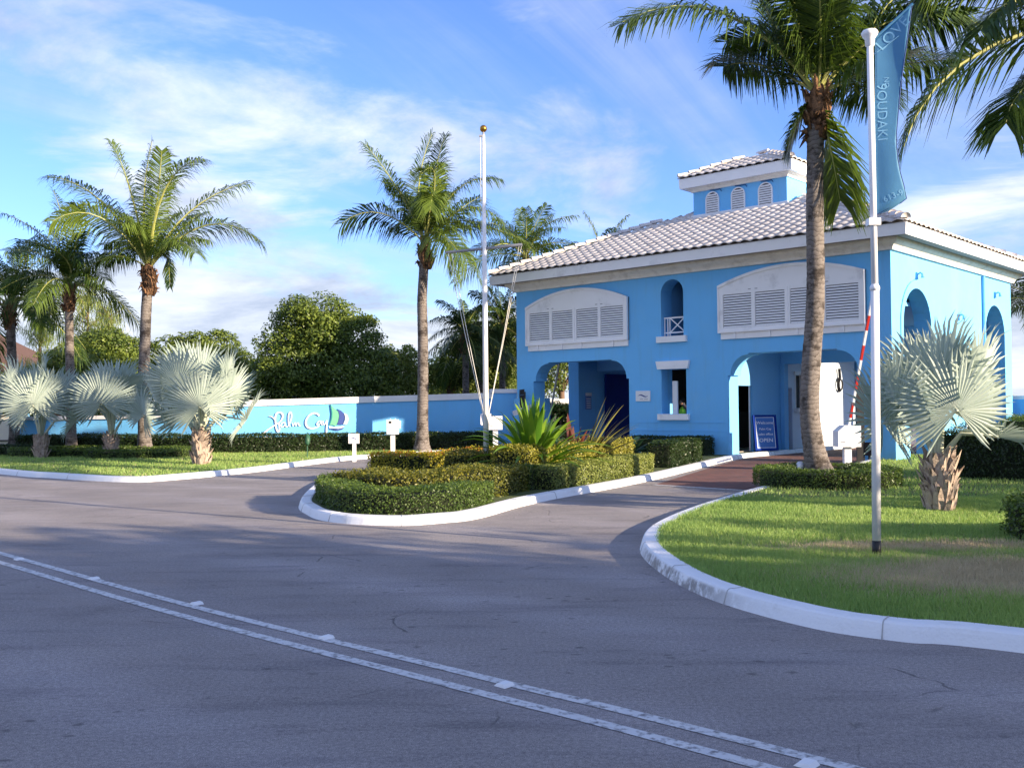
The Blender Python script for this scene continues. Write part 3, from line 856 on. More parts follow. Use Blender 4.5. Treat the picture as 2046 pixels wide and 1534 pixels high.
CS0, CS1, CT0, CT1 = 5.0, 8.66, 3.9, 6.8
roof = empty('roof', parent=gh)
es0, es1, et0, et1 = -OV, GL + OV, -OV, GW + OV
ZE = 6.42
hf = (et1 - et0) / 2; zr = ZE + hf * SL
b = MB()
b.add([(-es0, et0, ZE), (-es1, et0, ZE), (-es1, et1, ZE), (-es0, et1, ZE), (-(es0 + hf), et0 + hf, zr), (-(es1 - hf), et0 + hf, zr)],
      [(0, 1, 5, 4), (1, 2, 5), (2, 3, 4, 5), (3, 0, 4)])
b.build('roof_deck', TILE, roof)
hip_roof(roof, es0, es1, et0 - .05, et1 + .05, ZE + .005, lambda s, t: not (CS0 - .1 < s < CS1 + .1 and CT0 - .12 < t < CT1 + .12), .345, .37, 290)
for (sa, ta, sb, tb) in ((es0, et0, es0 + hf, et0 + hf), (es1, et0, es1 - hf, et0 + hf), (es0, et1, es0 + hf, et0 + hf), (es1, et1, es1 - hf, et0 + hf)):
    f = .80
    hip_caps(roof, (-sa, ta, ZE + .07), (-(sa + (sb - sa) * f), ta + (tb - ta) * f, ZE + .07 + hf * f * SL))
# cupola
cu = empty('cupola', parent=gh)
zb = 7.9
b = MB().box((-CS1, CT0, zb), (-CS0, CT1, 9.42)); b.build('cupola_wall', BLUE, cu)
ring_prof([(.001, 8.2), (.07, 8.2), (.06, ZE + (CT0 + OV) * SL + .10), (.0, ZE + (CT0 + OV) * SL + .12)], CS0, CS1, CT0, CT1, 'flashing', TRIM, cu)
ring_prof([(.0, 9.32), (.06, 9.32), (.10, 9.40), (.16, 9.44), (.17, 9.47)], CS0, CS1, CT0, CT1, 'cupola_cornice', STONE, cu)
co_ = .36
ring_prof([(.0, 9.472), (co_ - .02, 9.472), (co_ - .02, 9.45), (co_, 9.45), (co_ + .02, 9.80), (co_ - .1, 9.81)], CS0, CS1, CT0, CT1, 'cupola_fascia', TRIM, cu)
cr = empty('cupola_roof', parent=gh)
c0, c1, c2, c3 = CS0 - co_, CS1 + co_, CT0 - co_, CT1 + co_
ch = (c3 - c2) / 2
MB().add([(-c0, c2, 9.8), (-c1, c2, 9.8), (-c1, c3, 9.8), (-c0, c3, 9.8), (-(c0 + ch), c2 + ch, 9.8 + ch * SL), (-(c1 - ch), c2 + ch, 9.8 + ch * SL)],
         [(0, 1, 5, 4), (1, 2, 5), (2, 3, 4, 5), (3, 0, 4)]).build('roof_deck', TILE, cr)
hip_roof(cr, c0, c1, c2 - .03, c3 + .03, 9.805, lambda s, t: True, .345, .37, 60)
for (sa, ta, sb) in ((c0, c2, c0 + ch), (c1, c2, c1 - ch), (c0, c3, c0 + ch), (c1, c3, c1 - ch)):
    hip_caps(cr, (-sa, ta, 9.86), (-sb, c2 + ch, 9.86 + ch * SL), .10)
hip_caps(cr, (-(c0 + ch), c2 + ch, 9.87 + ch * SL), (-(c1 - ch), c2 + ch, 9.87 + ch * SL), .10)
def vent(sc):
    e = empty('louvre_vent', parent=cu)
    def outl(h, z0, z1): return [(sc - h, z0), (sc + h, z0), (sc + h, z1 - h)] + arc(sc, z1 - h, h, 0, 180, 10)[1:-1] + [(sc - h, z1 - h)]
    MB().prism([outl(.27, 8.40, 9.24), outl(.235, 8.44, 9.205)], fr, CT0 - .06, CT0 - .002).build('frame', TRIM, e)
    MB().prism([outl(.234, 8.441, 9.204)], fr, CT0 - .012, CT0 - .003).build('gap_shade_sheet', SLAT_SHADE, e)
    for k in range(9):
        z = 8.49 + k * .08
        hw = .232 if z < 8.97 else math.sqrt(max(.01, .234 ** 2 - (z - 8.97) ** 2))
        b = MB(); b.add([(-hw, -.045, -.036), (hw, -.045, -.036), (hw, 0, .026), (-hw, 0, .026), (-hw, -.045, -.044), (hw, -.045, -.044), (hw, .0, .018), (-hw, .0, .018)],
                        [(0, 1, 2, 3), (7, 6, 5, 4), (4, 5, 1, 0)])
        b.build('slat', TRIM, e, loc=(-sc, CT0 - .014, z))
for sc in (8.66 - .80, 6.83, 5.78): vent(sc)
b = MB()
for s in (7.5, 6.5, 5.5):
    b.tube([(-s - .45, CT0 - .02, 9.30), (-s - .25, CT0 - .05, 9.27), (-s - .05, CT0 - .02, 9.29), (-s + .02, CT0 - .04, 9.2)], .012, 5)
b.build('cable', NAVY, cu)
# small things fixed to the walls
def bracket_lamp(t, z):
    e = empty('wall_lamp', parent=gh)
    MB().box((.0, t - .05, z - .10), (.05, t + .05, z + .10)).build('mount', BLUE, e)
    MB().tube([(.05, t, z + .04), (.12, t, z + .09), (.18, t, z + .04), (.19, t, z - .06)], [.02, .025, .035, .055], 8).build('shade', BLUE, e)
bracket_lamp(1.85, 5.28); bracket_lamp(8.9, 5.28); bracket_lamp(5.25, 4.3)
MB().tube([(.06, 7.6, .1), (.06, 7.6, 5.8)], .05, 8).build('downpipe', BLUE, gh)
cpts = [(.02, 1.7, 5.18)] + [(.02, 1.92 - 1.3 * math.sin(R(a)), 3.87 + 1.3 * math.cos(R(a))) for a in range(10, 95, 12)] + [(.02, .62, 2.0)]
MB().tube(cpts, .014, 5).build('conduit', BLUE, gh)
dr = empty('side_door', parent=gh)
MB().box((.003, 5.75, .12), (.05, 7.35, 2.15)).build('panel', WHITE, dr)
b = MB()
for z in (.35, .85, 1.3): b.box((.052, 5.8, z), (.075, 7.3, z + .05))
for t in (5.85, 6.55, 7.25): b.box((.052, t, .2), (.073, t + .04, 1.9))
b.build('bars', BLACK, dr)
# plaque with wave mark
pl = empty('wall_plaque', parent=gh)
MB().box((-8.50, -.035, 1.78), (-7.93, -.004, 2.12)).build('board', WHITE, pl)
def wave_mark(b, fn, cx, cz, w, h):
    top = []; bot = []
    for i in range(13):
        f = i / 12; x = cx + (f - .5) * w
        y = cz + h * math.sin(f * 2 * math.pi * .95)
        th = .55 * h * math.sin(math.pi * f) + .003
        top.append((x, y + th)); bot.append((x, y - th))
    return b.prism([bot + top[::-1]], fn, 0, .004)
wave_mark(MB(), lambda a, c, d: (a, -.036 - d, c), -8.21, 1.955, .40, .03).build('wave_mark', NAVY, pl)
b = MB()
for i, (x, w_) in enumerate(((-8.33, .12), (-8.16, .14))): b.box((x, -.039, 1.84), (x + w_, -.036, 1.855))
b.build('lettering', GREYARM, pl)
n_ = empty('notice', parent=gh)
tn = 3.55
MB().box((-13.335, tn - .18, 1.5), (-13.31, tn + .18, 2.15)).build('board', plain('notice_blue', (.08, .2, .5, 1), .5), n_)
MB().box((-13.309, tn - .19, 2.03), (-13.30, tn + .19, 2.15)).build('heading', WHITE, n_)
b = MB()
for k in range(5): b.box((-13.309, tn - .13, 1.56 + .085 * k), (-13.303, tn + .13, 1.585 + .085 * k))
b.build('lines', TRIM, n_)
# coil of black hose and conduit inside the right lane
b = MB()
for k in range(4):
    r = .20 - .02 * k
    b.tube([(-5.38 + .02 * k, 8.6 + r * math.cos(a), 2.35 + 1.35 * r * math.sin(a)) for a in np.linspace(0, 6.283, 18)], .018, 5, False)
b.tube([(-5.36, 8.6, 2.6), (-5.36, 8.55, 2.95)], .05, 6)
b.build('hose_coil', BLACK, gh)
def text_mesh(body, size, ext=.002):
    cu_ = bpy.data.curves.new('lettering', 'FONT'); cu_.body = body; cu_.size = size; cu_.extrude = ext; cu_.align_x = 'CENTER'; cu_.align_y = 'CENTER'; cu_.resolution_u = 3
    o = bpy.data.objects.new('lettering', cu_); COL.objects.link(o)
    dg = bpy.context.evaluated_depsgraph_get()
    me = bpy.data.meshes.new_from_object(o.evaluated_get(dg))
    bpy.data.objects.remove(o); bpy.data.curves.remove(cu_)
    return me
# ------------------------------------------------------------------ sign wall
def prism_wall(name, p, q, z0, za, zb_, th, mat, parent=None):
    p, q = np.array(p[:2]), np.array(q[:2]); d = (q - p) / np.linalg.norm(q - p); n = np.array([-d[1], d[0]]) * th
    b = MB()
    vs = [(*p, z0), (*q, z0), (*(q + n), z0), (*(p + n), z0), (*p, za), (*q, zb_), (*(q + n), zb_), (*(p + n), za)]
    b.add(vs, [(3, 2, 1, 0), (4, 5, 6, 7), (0, 1, 5, 4), (1, 2, 6, 5), (2, 3, 7, 6), (3, 0, 4, 7)])
    return b.build(name, mat, parent)
WA, WB = at(418, 800, 35.2), at(1003, 800, 36.5)
WD = (WB - WA)[:2] / np.linalg.norm((WB - WA)[:2]); WN = np.array([WD[1], -WD[0]])
sw = tag(empty('sign_wall'), 'blue boundary wall with white coping carrying script lettering and sailboat emblem', 'wall')
zA, zB = 1.69, 1.945
prism_wall('wall', WA, WB, 0, zA, zB, .3, BLUE, sw)
cA, cB = WA[:2] + WN * .06, WB[:2] + WN * .06
def slab(name, p, q, za0, zb0, hgt, th, mat, parent):
    p, q = np.array(p[:2]), np.array(q[:2]); d = (q - p) / np.linalg.norm(q - p); n = np.array([-d[1], d[0]]) * th
    b = MB()
    b.add([(*p, za0), (*q, zb0), (*(q + n), zb0), (*(p + n), za0), (*p, za0 + hgt), (*q, zb0 + hgt), (*(q + n), zb0 + hgt), (*(p + n), za0 + hgt)],
          [(3, 2, 1, 0), (4, 5, 6, 7), (0, 1, 5, 4), (1, 2, 6, 5), (2, 3, 7, 6), (3, 0, 4, 7)])
    return b.build(name, mat, parent)
cpl = WA[:2] + (WB - WA)[:2] * .965
slab('coping', cA, cpl + WN * .06, zA + .002, zA + (zB - zA) * .965 + .002, .22, .42, WHITE, sw)
e0 = cpl + WN * .10
prism_wall('end_pier', e0, WB[:2] + WD * .55 + WN * .10, 0, 2.14, 2.14, .5, BLUE, sw)
slab('pier_cap', e0 + WN * .06 - WD * .06, WB[:2] + WD * .61 + WN * .16, 2.142, 2.142, .15, .62, WHITE, sw)
def zpx(x, y): return onplane(500 + x / 9.3, 780 + y / 9.3, WA, WB)
def wcoord(x, y):
    p = zpx(x, y); return ((p[:2] - WA[:2]) @ WD, p[2])
def wfn(a, c, d):
    q = WA[:2] + WD * a + WN * d; return (q[0], q[1], c)
STROKES = [
 [(345, 480, 4), (395, 487, 9), (435, 512, 12), (462, 548, 14), (474, 590, 16)],
 [(470, 600, 16), (466, 510, 19), (488, 432, 20), (540, 408, 20), (592, 428, 21), (606, 482, 20), (582, 545, 15), (532, 597, 12), (470, 638, 14), (385, 690, 14), (300, 752, 17), (250, 806, 20), (242, 848, 20), (285, 868, 16), (368, 848, 6)],
 [(472, 590, 16), (478, 655, 18), (494, 728, 18), (520, 768, 16), (544, 728, 17), (540, 650, 14), (522, 596, 12)],
 [(655, 600, 12), (608, 598, 13), (574, 636, 14), (584, 676, 14), (624, 664, 11), (652, 615, 11), (655, 660, 13), (692, 672, 9), (726, 630, 10), (764, 520, 15), (766, 436, 16), (742, 402, 15), (716, 450, 15), (712, 560, 15), (722, 652, 14), (750, 668, 8)],
 [(782, 600, 10), (800, 658, 12), (822, 610, 10), (842, 602, 10), (852, 658, 12), (872, 610, 10), (894, 602, 10), (908, 650, 12), (940, 655, 6)],
 [(1285, 470, 20), (1240, 432, 22), (1170, 424, 20), (1090, 470, 20), (1038, 560, 21), (1040, 640, 21), (1085, 692, 21), (1160, 704, 20), (1240, 682, 16), (1292, 650, 7)],
 [(1326, 568, 12), (1276, 576, 13), (1242, 616, 14), (1254, 642, 13), (1296, 616, 11), (1324, 574, 11), (1326, 628, 13), (1352, 638, 8)],
 [(1352, 566, 12), (1362, 620, 13), (1386, 628, 12), (1424, 556, 13), (1424, 640, 17), (1418, 740, 18), (1422, 812, 16)]]
for st in STROKES:
    P = np.array([wcoord(x, y) for x, y, w in st]); wdt = np.array([w for *_, w in st]) / 9.3 / FPX * 37 * .5 * 1.25
    C = catmull(P, 5); Wd = np.interp(np.linspace(0, len(P) - 1, len(C)), range(len(P)), wdt)
    L_, R_ = [], []
    T = np.gradient(C, axis=0); T /= np.linalg.norm(T, axis=1)[:, None] + 1e-9
    Nn = np.stack([-T[:, 1], T[:, 0]], 1)
    L_, R_ = C + Nn * Wd[:, None], C - Nn * Wd[:, None]
    b = MB(); m = len(C)
    for d in (.004, .05):
        b.v += [wfn(a, c, d) for a, c in L_] + [wfn(a, c, d) for a, c in R_]
    for i in range(m - 1):
        b.f += [(2 * m + i, 2 * m + i + 1, 3 * m + i + 1, 3 * m + i), (i, i + 1, 2 * m + i + 1, 2 * m + i), (m + i, m + i + 1, 3 * m + i + 1, 3 * m + i)]
    b.build('script_letter', WHITE, sw)
SAIL_G = plain('sail_green', (.16, .50, .30, 1), .5, .12, 6); SAIL_N = plain('sail_navy', (.05, .085, .30, 1), .5, .1, 6); SAIL_T = plain('sail_teal_edge', (.03, .22, .24, 1), .5)
def emblem(name, pts, mat, d0=.004, d1=.05):
    MB().prism([[wcoord(x, y) for x, y in pts]], wfn, d0, d1).build(name, mat, sw)
emblem('sail', [(1495, 265), (1570, 335), (1640, 400), (1650, 470), (1632, 570), (1590, 664), (1540, 640), (1475, 640), (1515, 540), (1528, 430), (1515, 340)], SAIL_G)
emblem('sail_edge', [(1490, 262), (1502, 262), (1530, 400), (1528, 500), (1500, 600), (1478, 645), (1462, 642), (1500, 540), (1512, 430)], SAIL_T, .006, .056)
emblem('sail', [(1622, 342), (1690, 375), (1738, 420), (1750, 500), (1716, 634), (1660, 628), (1608, 638), (1645, 555), (1655, 455)], SAIL_N, .006, .06)
emblem('sail', [(1745, 418), (1800, 452), (1825, 522), (1815, 580), (1788, 632), (1730, 628), (1764, 545), (1765, 480)], WHITE, .005, .055)
emblem('hull', [(1465, 660), (1500, 672), (1600, 682), (1752, 655), (1720, 690), (1640, 706), (1540, 698), (1475, 702)], WHITE)
emblem('wave', [(1450, 716), (1540, 706), (1630, 716), (1752, 682), (1705, 726), (1620, 742), (1530, 724)], SAIL_N, .006, .055)
# lower run of wall to the left
LA, LB = at(40, 830, 37.2), at(423, 830, 35.22)
lw = tag(empty('low_wall'), 'low blue garden wall with white coping behind the silver fan palms', 'wall')
prism_wall('wall', LA, LB, 0, 1.28, 1.32, .28, BLUE, lw)
dl = (LB - LA)[:2] / np.linalg.norm((LB - LA)[:2]); nl = np.array([dl[1], -dl[0]])
slab('coping', LA[:2] + nl * .06, LB[:2] + nl * .06, 1.282, 1.322, .13, .40, WHITE, lw)
gp = at(24, 880, 39.0)
cw = tag(empty('cream_wall'), 'cream rendered wall section with dark rail beside the low blue wall', 'wall')
prism_wall('wall', at(-120, 880, 40), at(17, 880, 39.4), 0, 1.5, 1.5, .3, plain('cream_render', (.72, .66, .55, 1), .8, .05, 2), cw)
slab('rail', at(-120, 880, 39.9), at(17, 880, 39.3), .42, .42, .05, .08, BLACK, cw)
pb = tag(empty('blue_pier'), 'blue square pier where the low wall ends beside the cream wall', 'pier')
prism_wall('pier', at(18, 880, 38.6), at(42, 880, 38.5), 0, 1.5, 1.5, .5, BLUE, pb)
# ------------------------------------------------------------------ hedges
def leaves(C, Nrm, ln, wd, jit=.7):
    n = len(C)
    Nn = Nrm + rng.normal(0, jit, (n, 3)); Nn /= np.linalg.norm(Nn, axis=1)[:, None] + 1e-9
    A = rng.normal(0, 1, (n, 3)); T = A - (A * Nn).sum(1)[:, None] * Nn; T /= np.linalg.norm(T, axis=1)[:, None] + 1e-9
    Bn = np.cross(Nn, T)
    l = (ln * rng.uniform(.7, 1.25, n))[:, None] / 2; w = (wd * rng.uniform(.7, 1.2, n))[:, None] / 2
    v = np.empty((n, 4, 3))
    v[:, 0] = C - T * l; v[:, 1] = C + Bn * w + T * l * .1 + Nn * l * .15; v[:, 2] = C + T * l; v[:, 3] = C - Bn * w + T * l * .1 + Nn * l * .15
    return v.reshape(-1, 3)
def hedge(path, width, h, label, mat, dens=1500, ln=.05, z0=LZ, tips=None, wob=.02, closed=False, group=None):
    P = np.array([p[:2] for p in path], float)
    P = catmull(P, 6) if len(P) > 2 else np.array([P[0] + (P[1] - P[0]) * f for f in np.linspace(0, 1, 9)])
    mid = P.mean(0)
    root = tag(empty('hedge', (mid[0], mid[1], z0)), label, 'hedge', group)
    seg = np.linalg.norm(np.diff(P, axis=0), axis=1); Lh = seg.sum(); cum = np.r_[0, np.cumsum(seg)]
    n = int((Lh * (2 * h + width) + 2 * width * h) * dens)
    u_ = rng.uniform(-.0, Lh, n)
    T = np.gradient(P, axis=0); T /= np.linalg.norm(T, axis=1)[:, None]
    X = np.c_[np.interp(u_, cum, P[:, 0]), np.interp(u_, cum, P[:, 1])]
    Tn = np.c_[np.interp(u_, cum, T[:, 0]), np.interp(u_, cum, T[:, 1])]; Tn /= np.linalg.norm(Tn, axis=1)[:, None]
    Nn = np.c_[-Tn[:, 1], Tn[:, 0]]
    per = 2 * h + width; q = rng.uniform(0, per, n)
    off = np.where(q < h, -width / 2, np.where(q < h + width, q - h - width / 2, width / 2))
    zz = np.where(q < h, q, np.where(q < h + width, h, per - q))
    nx = np.where(q < h, -1., np.where(q < h + width, 0, 1.)); nz = np.where((q >= h) & (q < h + width), 1., 0)
    C = np.c_[X + Nn * off[:, None], zz]
    Nr = np.c_[Nn * nx[:, None], nz]
    if not closed:
        ne = int(2 * width * h * dens)
        k = rng.integers(0, 2, ne); end = np.where(k == 0, 0, len(P) - 1)
        Te = T[end] * np.where(k == 0, -1, 1)[:, None]; Ne = np.c_[-T[end][:, 1], T[end][:, 0]]
        Ce = np.c_[P[end] + Ne * rng.uniform(-width / 2, width / 2, ne)[:, None], rng.uniform(0, h, ne)]
        C = np.r_[C, Ce]; Nr = np.r_[Nr, np.c_[Te, np.zeros(ne)]]
    d = (vnoise(C[:, :2] + C[:, 2:3] * .7, 3.0, 2) * wob * 1.6 + rng.normal(0, wob * .8, len(C)))
    C = C + Nr * d[:, None]
    # rounded shoulders
    sh = (C[:, 2] > h * .82)
    C[:, 2] -= np.where(sh, rng.uniform(0, .03, len(C)), 0)
    tint = np.clip(.35 + .28 * vnoise(C[:, :2] * 1.0 + C[:, 2:3], 4.0, 9) + .22 * (C[:, 2] / h - .5) + rng.normal(0, .2, len(C)), 0, 1)
    C[:, :2] -= mid
    Vv = leaves(C, Nr, ln, ln * .55)
    if tips is not None:
        s_ = (C[:, 2] > h * .86) & (rng.random(len(C)) < .22)
        V4 = Vv.reshape(-1, 4, 3)
        link('new_growth', mesh_np('new_growth', V4[s_].reshape(-1, 3), 4, tint[s_]), tips, root)['kind'] = 'stuff'
        Vv = V4[~s_].reshape(-1, 3); tint = tint[~s_]
    link('foliage', mesh_np('foliage', Vv, 4, tint), mat, root)['kind'] = 'stuff'
    c = .085
    core = sweep(P - mid, [(-width / 2 + c, -.02), (-width / 2 + c, h - c), (width / 2 - c, h - c), (width / 2 - c, -.02)])
    core.build('branches', HEDGE_CORE, root)
    return root
g = lambda x, y, z=LZ: G(x, y, z)[:2]
# island: outer clipped hedge round the nose
def tidy(P, step=.4):
    out = [P[0]]
    for q in P[1:]:
        if np.linalg.norm(q - out[-1]) >= step: out.append(q)
    Q = np.array(out)
    Q[1:-1] = (Q[:-2] + 2 * Q[1:-1] + Q[2:]) / 4
    return catmull(Q, 4)
ko = tidy(offset(ki, .62))
def along(P, a, b):
    """piece of polyline between the points nearest to a and b"""
    i = np.argmin(((P - np.array(a)) ** 2).sum(1)); j = np.argmin(((P - np.array(b)) ** 2).sum(1))
    return P[min(i, j):max(i, j) + 1]
nose = along(ko, (-3.4, 17.6), g(1040, 1000))
hedge(nose[::4], .62, .35, 'low clipped green hedge curving round the nose of the island', HEDGE, 2600, .038)
hedge([(-2.75, 17.2), (-1.9, 16.4), (-.75, 17.0), (-.15, 18.2)], .95, .45, 'mottled yellow green hedge just behind the low nose hedge', leafy('mottled_leaf', (.05, .075, .014), (.26, .24, .035), .42, .25), 1700, .05, wob=.04)
hedge([(-3.05, 22.5), (-2.1, 22.0), (-.9, 23.2), (.1, 24.6)], .75, .52, 'golden hedge with orange new growth at the far kerb of the island', HEDGE_GOLD, 1500, .055, tips=leafy('orange_tip', (.42, .11, .03), (.5, .2, .04), .45, .3), wob=.035)
hedge([(-1.3, 20.3), (-.1, 20.0), (.55, 20.6)], .7, .62, 'green gold hedge behind the tall flagpole', leafy('mottled_leaf', (0, 0, 0), (0, 0, 0)), 1500, .05, wob=.035)
hr = along(ko, g(1095, 978), g(1372, 938))
hedge(hr[::4], .60, .42, 'long low clipped hedge along the driveway kerb beside the brick paving', leafy('lime_hedge_leaf', (.10, .14, .03), (.36, .39, .10), .42, .25), 2300, .042)
hr2 = tidy(offset(hr, .78))
hedge(hr2[2::4], .80, .74, 'taller golden hedge rising behind the long driveway hedge', leafy('gold_green_leaf', (.13, .14, .02), (.46, .42, .07), .42, .25), 1700, .052, wob=.04)
a0, a1 = hr[0], hr2[0]
hedge([a0 + (a0 - a1) * -.1, a1 + (a1 - a0) * .9], .55, .43, 'short clipped hedge turning across the island beside the flagpole', HEDGE, 2000, .042)
he = along(ko, g(1385, 936), g(1455, 922))
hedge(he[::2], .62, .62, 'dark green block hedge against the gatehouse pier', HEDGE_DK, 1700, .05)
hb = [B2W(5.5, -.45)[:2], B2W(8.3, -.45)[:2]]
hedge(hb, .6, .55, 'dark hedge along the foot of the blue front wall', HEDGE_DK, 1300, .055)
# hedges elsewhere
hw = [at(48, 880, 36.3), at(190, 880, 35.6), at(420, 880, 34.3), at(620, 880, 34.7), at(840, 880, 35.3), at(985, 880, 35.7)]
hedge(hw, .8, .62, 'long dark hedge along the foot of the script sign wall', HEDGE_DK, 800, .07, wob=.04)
rc = G(1652, 968, LZ)
hedge([(rc[0] + 1.08 * math.cos(a), rc[1] + 1.08 * math.sin(a)) for a in np.linspace(0, 2 * math.pi, 15)], .5, .34, 'ring hedge round the foot of the tall coconut palm', HEDGE, 2000, .042, closed=True)
for (x, y, r, lab) in ((143, 909, 1.7, 'low ring hedge round the slim palm behind the silver fan palms'), (293, 912, 1.6, 'low ring hedge round the broad crowned coconut palm')):
    c = G(x, y, LZ)
    hedge([(c[0] + r * math.cos(a), c[1] + r * .8 * math.sin(a)) for a in np.linspace(0, 2 * math.pi, 13)], .6, .28, lab, HEDGE, 900, .06, closed=True)
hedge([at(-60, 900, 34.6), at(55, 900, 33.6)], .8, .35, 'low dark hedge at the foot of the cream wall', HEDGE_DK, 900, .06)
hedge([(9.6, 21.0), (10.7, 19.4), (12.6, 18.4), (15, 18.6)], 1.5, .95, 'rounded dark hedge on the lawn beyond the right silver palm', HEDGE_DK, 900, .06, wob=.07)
hedge([(5.72, 11.25), (6.5, 11.05), (7.4, 11.2)], .8, .45, 'small round clipped bush at the lawn edge', HEDGE, 1800, .045, wob=.05)
hedge([B2W(-.9, 7.8)[:2], B2W(-.9, 10.4)[:2]], .9, 1.0, 'green bush beside the white side door', HEDGE, 900, .06, wob=.07)
# ------------------------------------------------------------------ palms
def frond_mesh(P0, P1, P2, n=54, leaf=.85, droop=.35, wd=.04, tint=.5, seed=0, lift=.25, bare=.16):
    """feather leaf along the quadratic curve P0..P1..P2; returns (leaflets V quads, tint, rachis MB)"""
    r = np.random.default_rng(seed)
    P0, P1, P2 = map(np.array, (P0, P1, P2))
    t = np.linspace(bare, 1, n)
    Q = ((1 - t) ** 2)[:, None] * P0 + (2 * t * (1 - t))[:, None] * P1 + (t ** 2)[:, None] * P2
    T = (2 * (1 - t))[:, None] * (P1 - P0) + (2 * t)[:, None] * (P2 - P1); T /= np.linalg.norm(T, axis=1)[:, None]
    roll = r.uniform(-.5, .5)
    up = np.array([0, 0, 1.]) + r.normal(0, .15, 3)
    S = np.cross(T, up); S /= np.linalg.norm(S, axis=1)[:, None] + 1e-6
    Un = np.cross(S, T)
    S = S * math.cos(roll) + Un * math.sin(roll); Un = np.cross(S, T)
    out = []; tt = []
    prof = np.interp(t, [0, bare, .3, .6, .85, 1], [.4, .7, 1.05, 1.05, .85, .5])
    for sgn in (-1, 1):
        L = leaf * prof * r.uniform(.85, 1.1, n)
        fwd = np.interp(t, [0, .5, 1], [.35, .6, 1.15]) + r.normal(0, .10, n)
        D = S * sgn + T * fwd[:, None] + Un * (lift + r.normal(0, .12, n))[:, None]
        D /= np.linalg.norm(D, axis=1)[:, None]
        g_ = np.array([0, 0, -1.])
        dr = droop * r.uniform(.6, 1.5, n)
        A = Q; Bm = Q + D * (L * .5)[:, None] + g_ * (L * dr * .16)[:, None]
        Cc = Q + D * (L * (1 - .25 * dr))[:, None] + g_ * (L * dr * .75)[:, None]
        Wv = np.cross(D, Un); Wv /= np.linalg.norm(Wv, axis=1)[:, None] + 1e-6
        w = (wd * r.uniform(.8, 1.2, n))[:, None]
        v1 = np.stack([A - Wv * w * .25, A + Wv * w * .25, Bm + Wv * w * .5, Bm - Wv * w * .5], 1)
        v2 = np.stack([Bm - Wv * w * .5, Bm + Wv * w * .5, Cc + Wv * w * .06, Cc - Wv * w * .06], 1)
        out += [v1, v2]; k = np.clip(tint + r.normal(0, .16, n), 0, 1); tt += [k, np.clip(k + .08, 0, 1)]
    ra = MB(); tq = np.linspace(0, 1, 9)
    pts = [((1 - a) ** 2) * P0 + 2 * a * (1 - a) * P1 + a * a * P2 for a in tq]
    L0 = np.linalg.norm(P2 - P0)
    ra.tube(pts, [.045 * (1 - .85 * a) * max(.7, L0 / 4) for a in tq], 5)
    return np.concatenate(out).reshape(-1, 3), np.concatenate(tt), ra
def merge_frond(name, Vv, tint, ra, m_leaf, m_rib, parent):
    n = len(Vv) // 4
    me = bpy.data.meshes.new(name)
    verts = Vv.tolist() + ra.v
    faces = [(4 * i, 4 * i + 1, 4 * i + 2, 4 * i + 3) for i in range(n)] + [tuple(q + 4 * n for q in f) for f in ra.f]
    me.from_pydata(verts, [], faces)
    me.materials.append(m_leaf); me.materials.append(m_rib)
    me.polygons.foreach_set('material_index', [0] * n + [1] * len(ra.f))
    a = me.attributes.new('tint', 'FLOAT', 'FACE'); a.data.foreach_set('value', list(tint) + [.5] * len(ra.f))
    return link(name, me, None, parent)
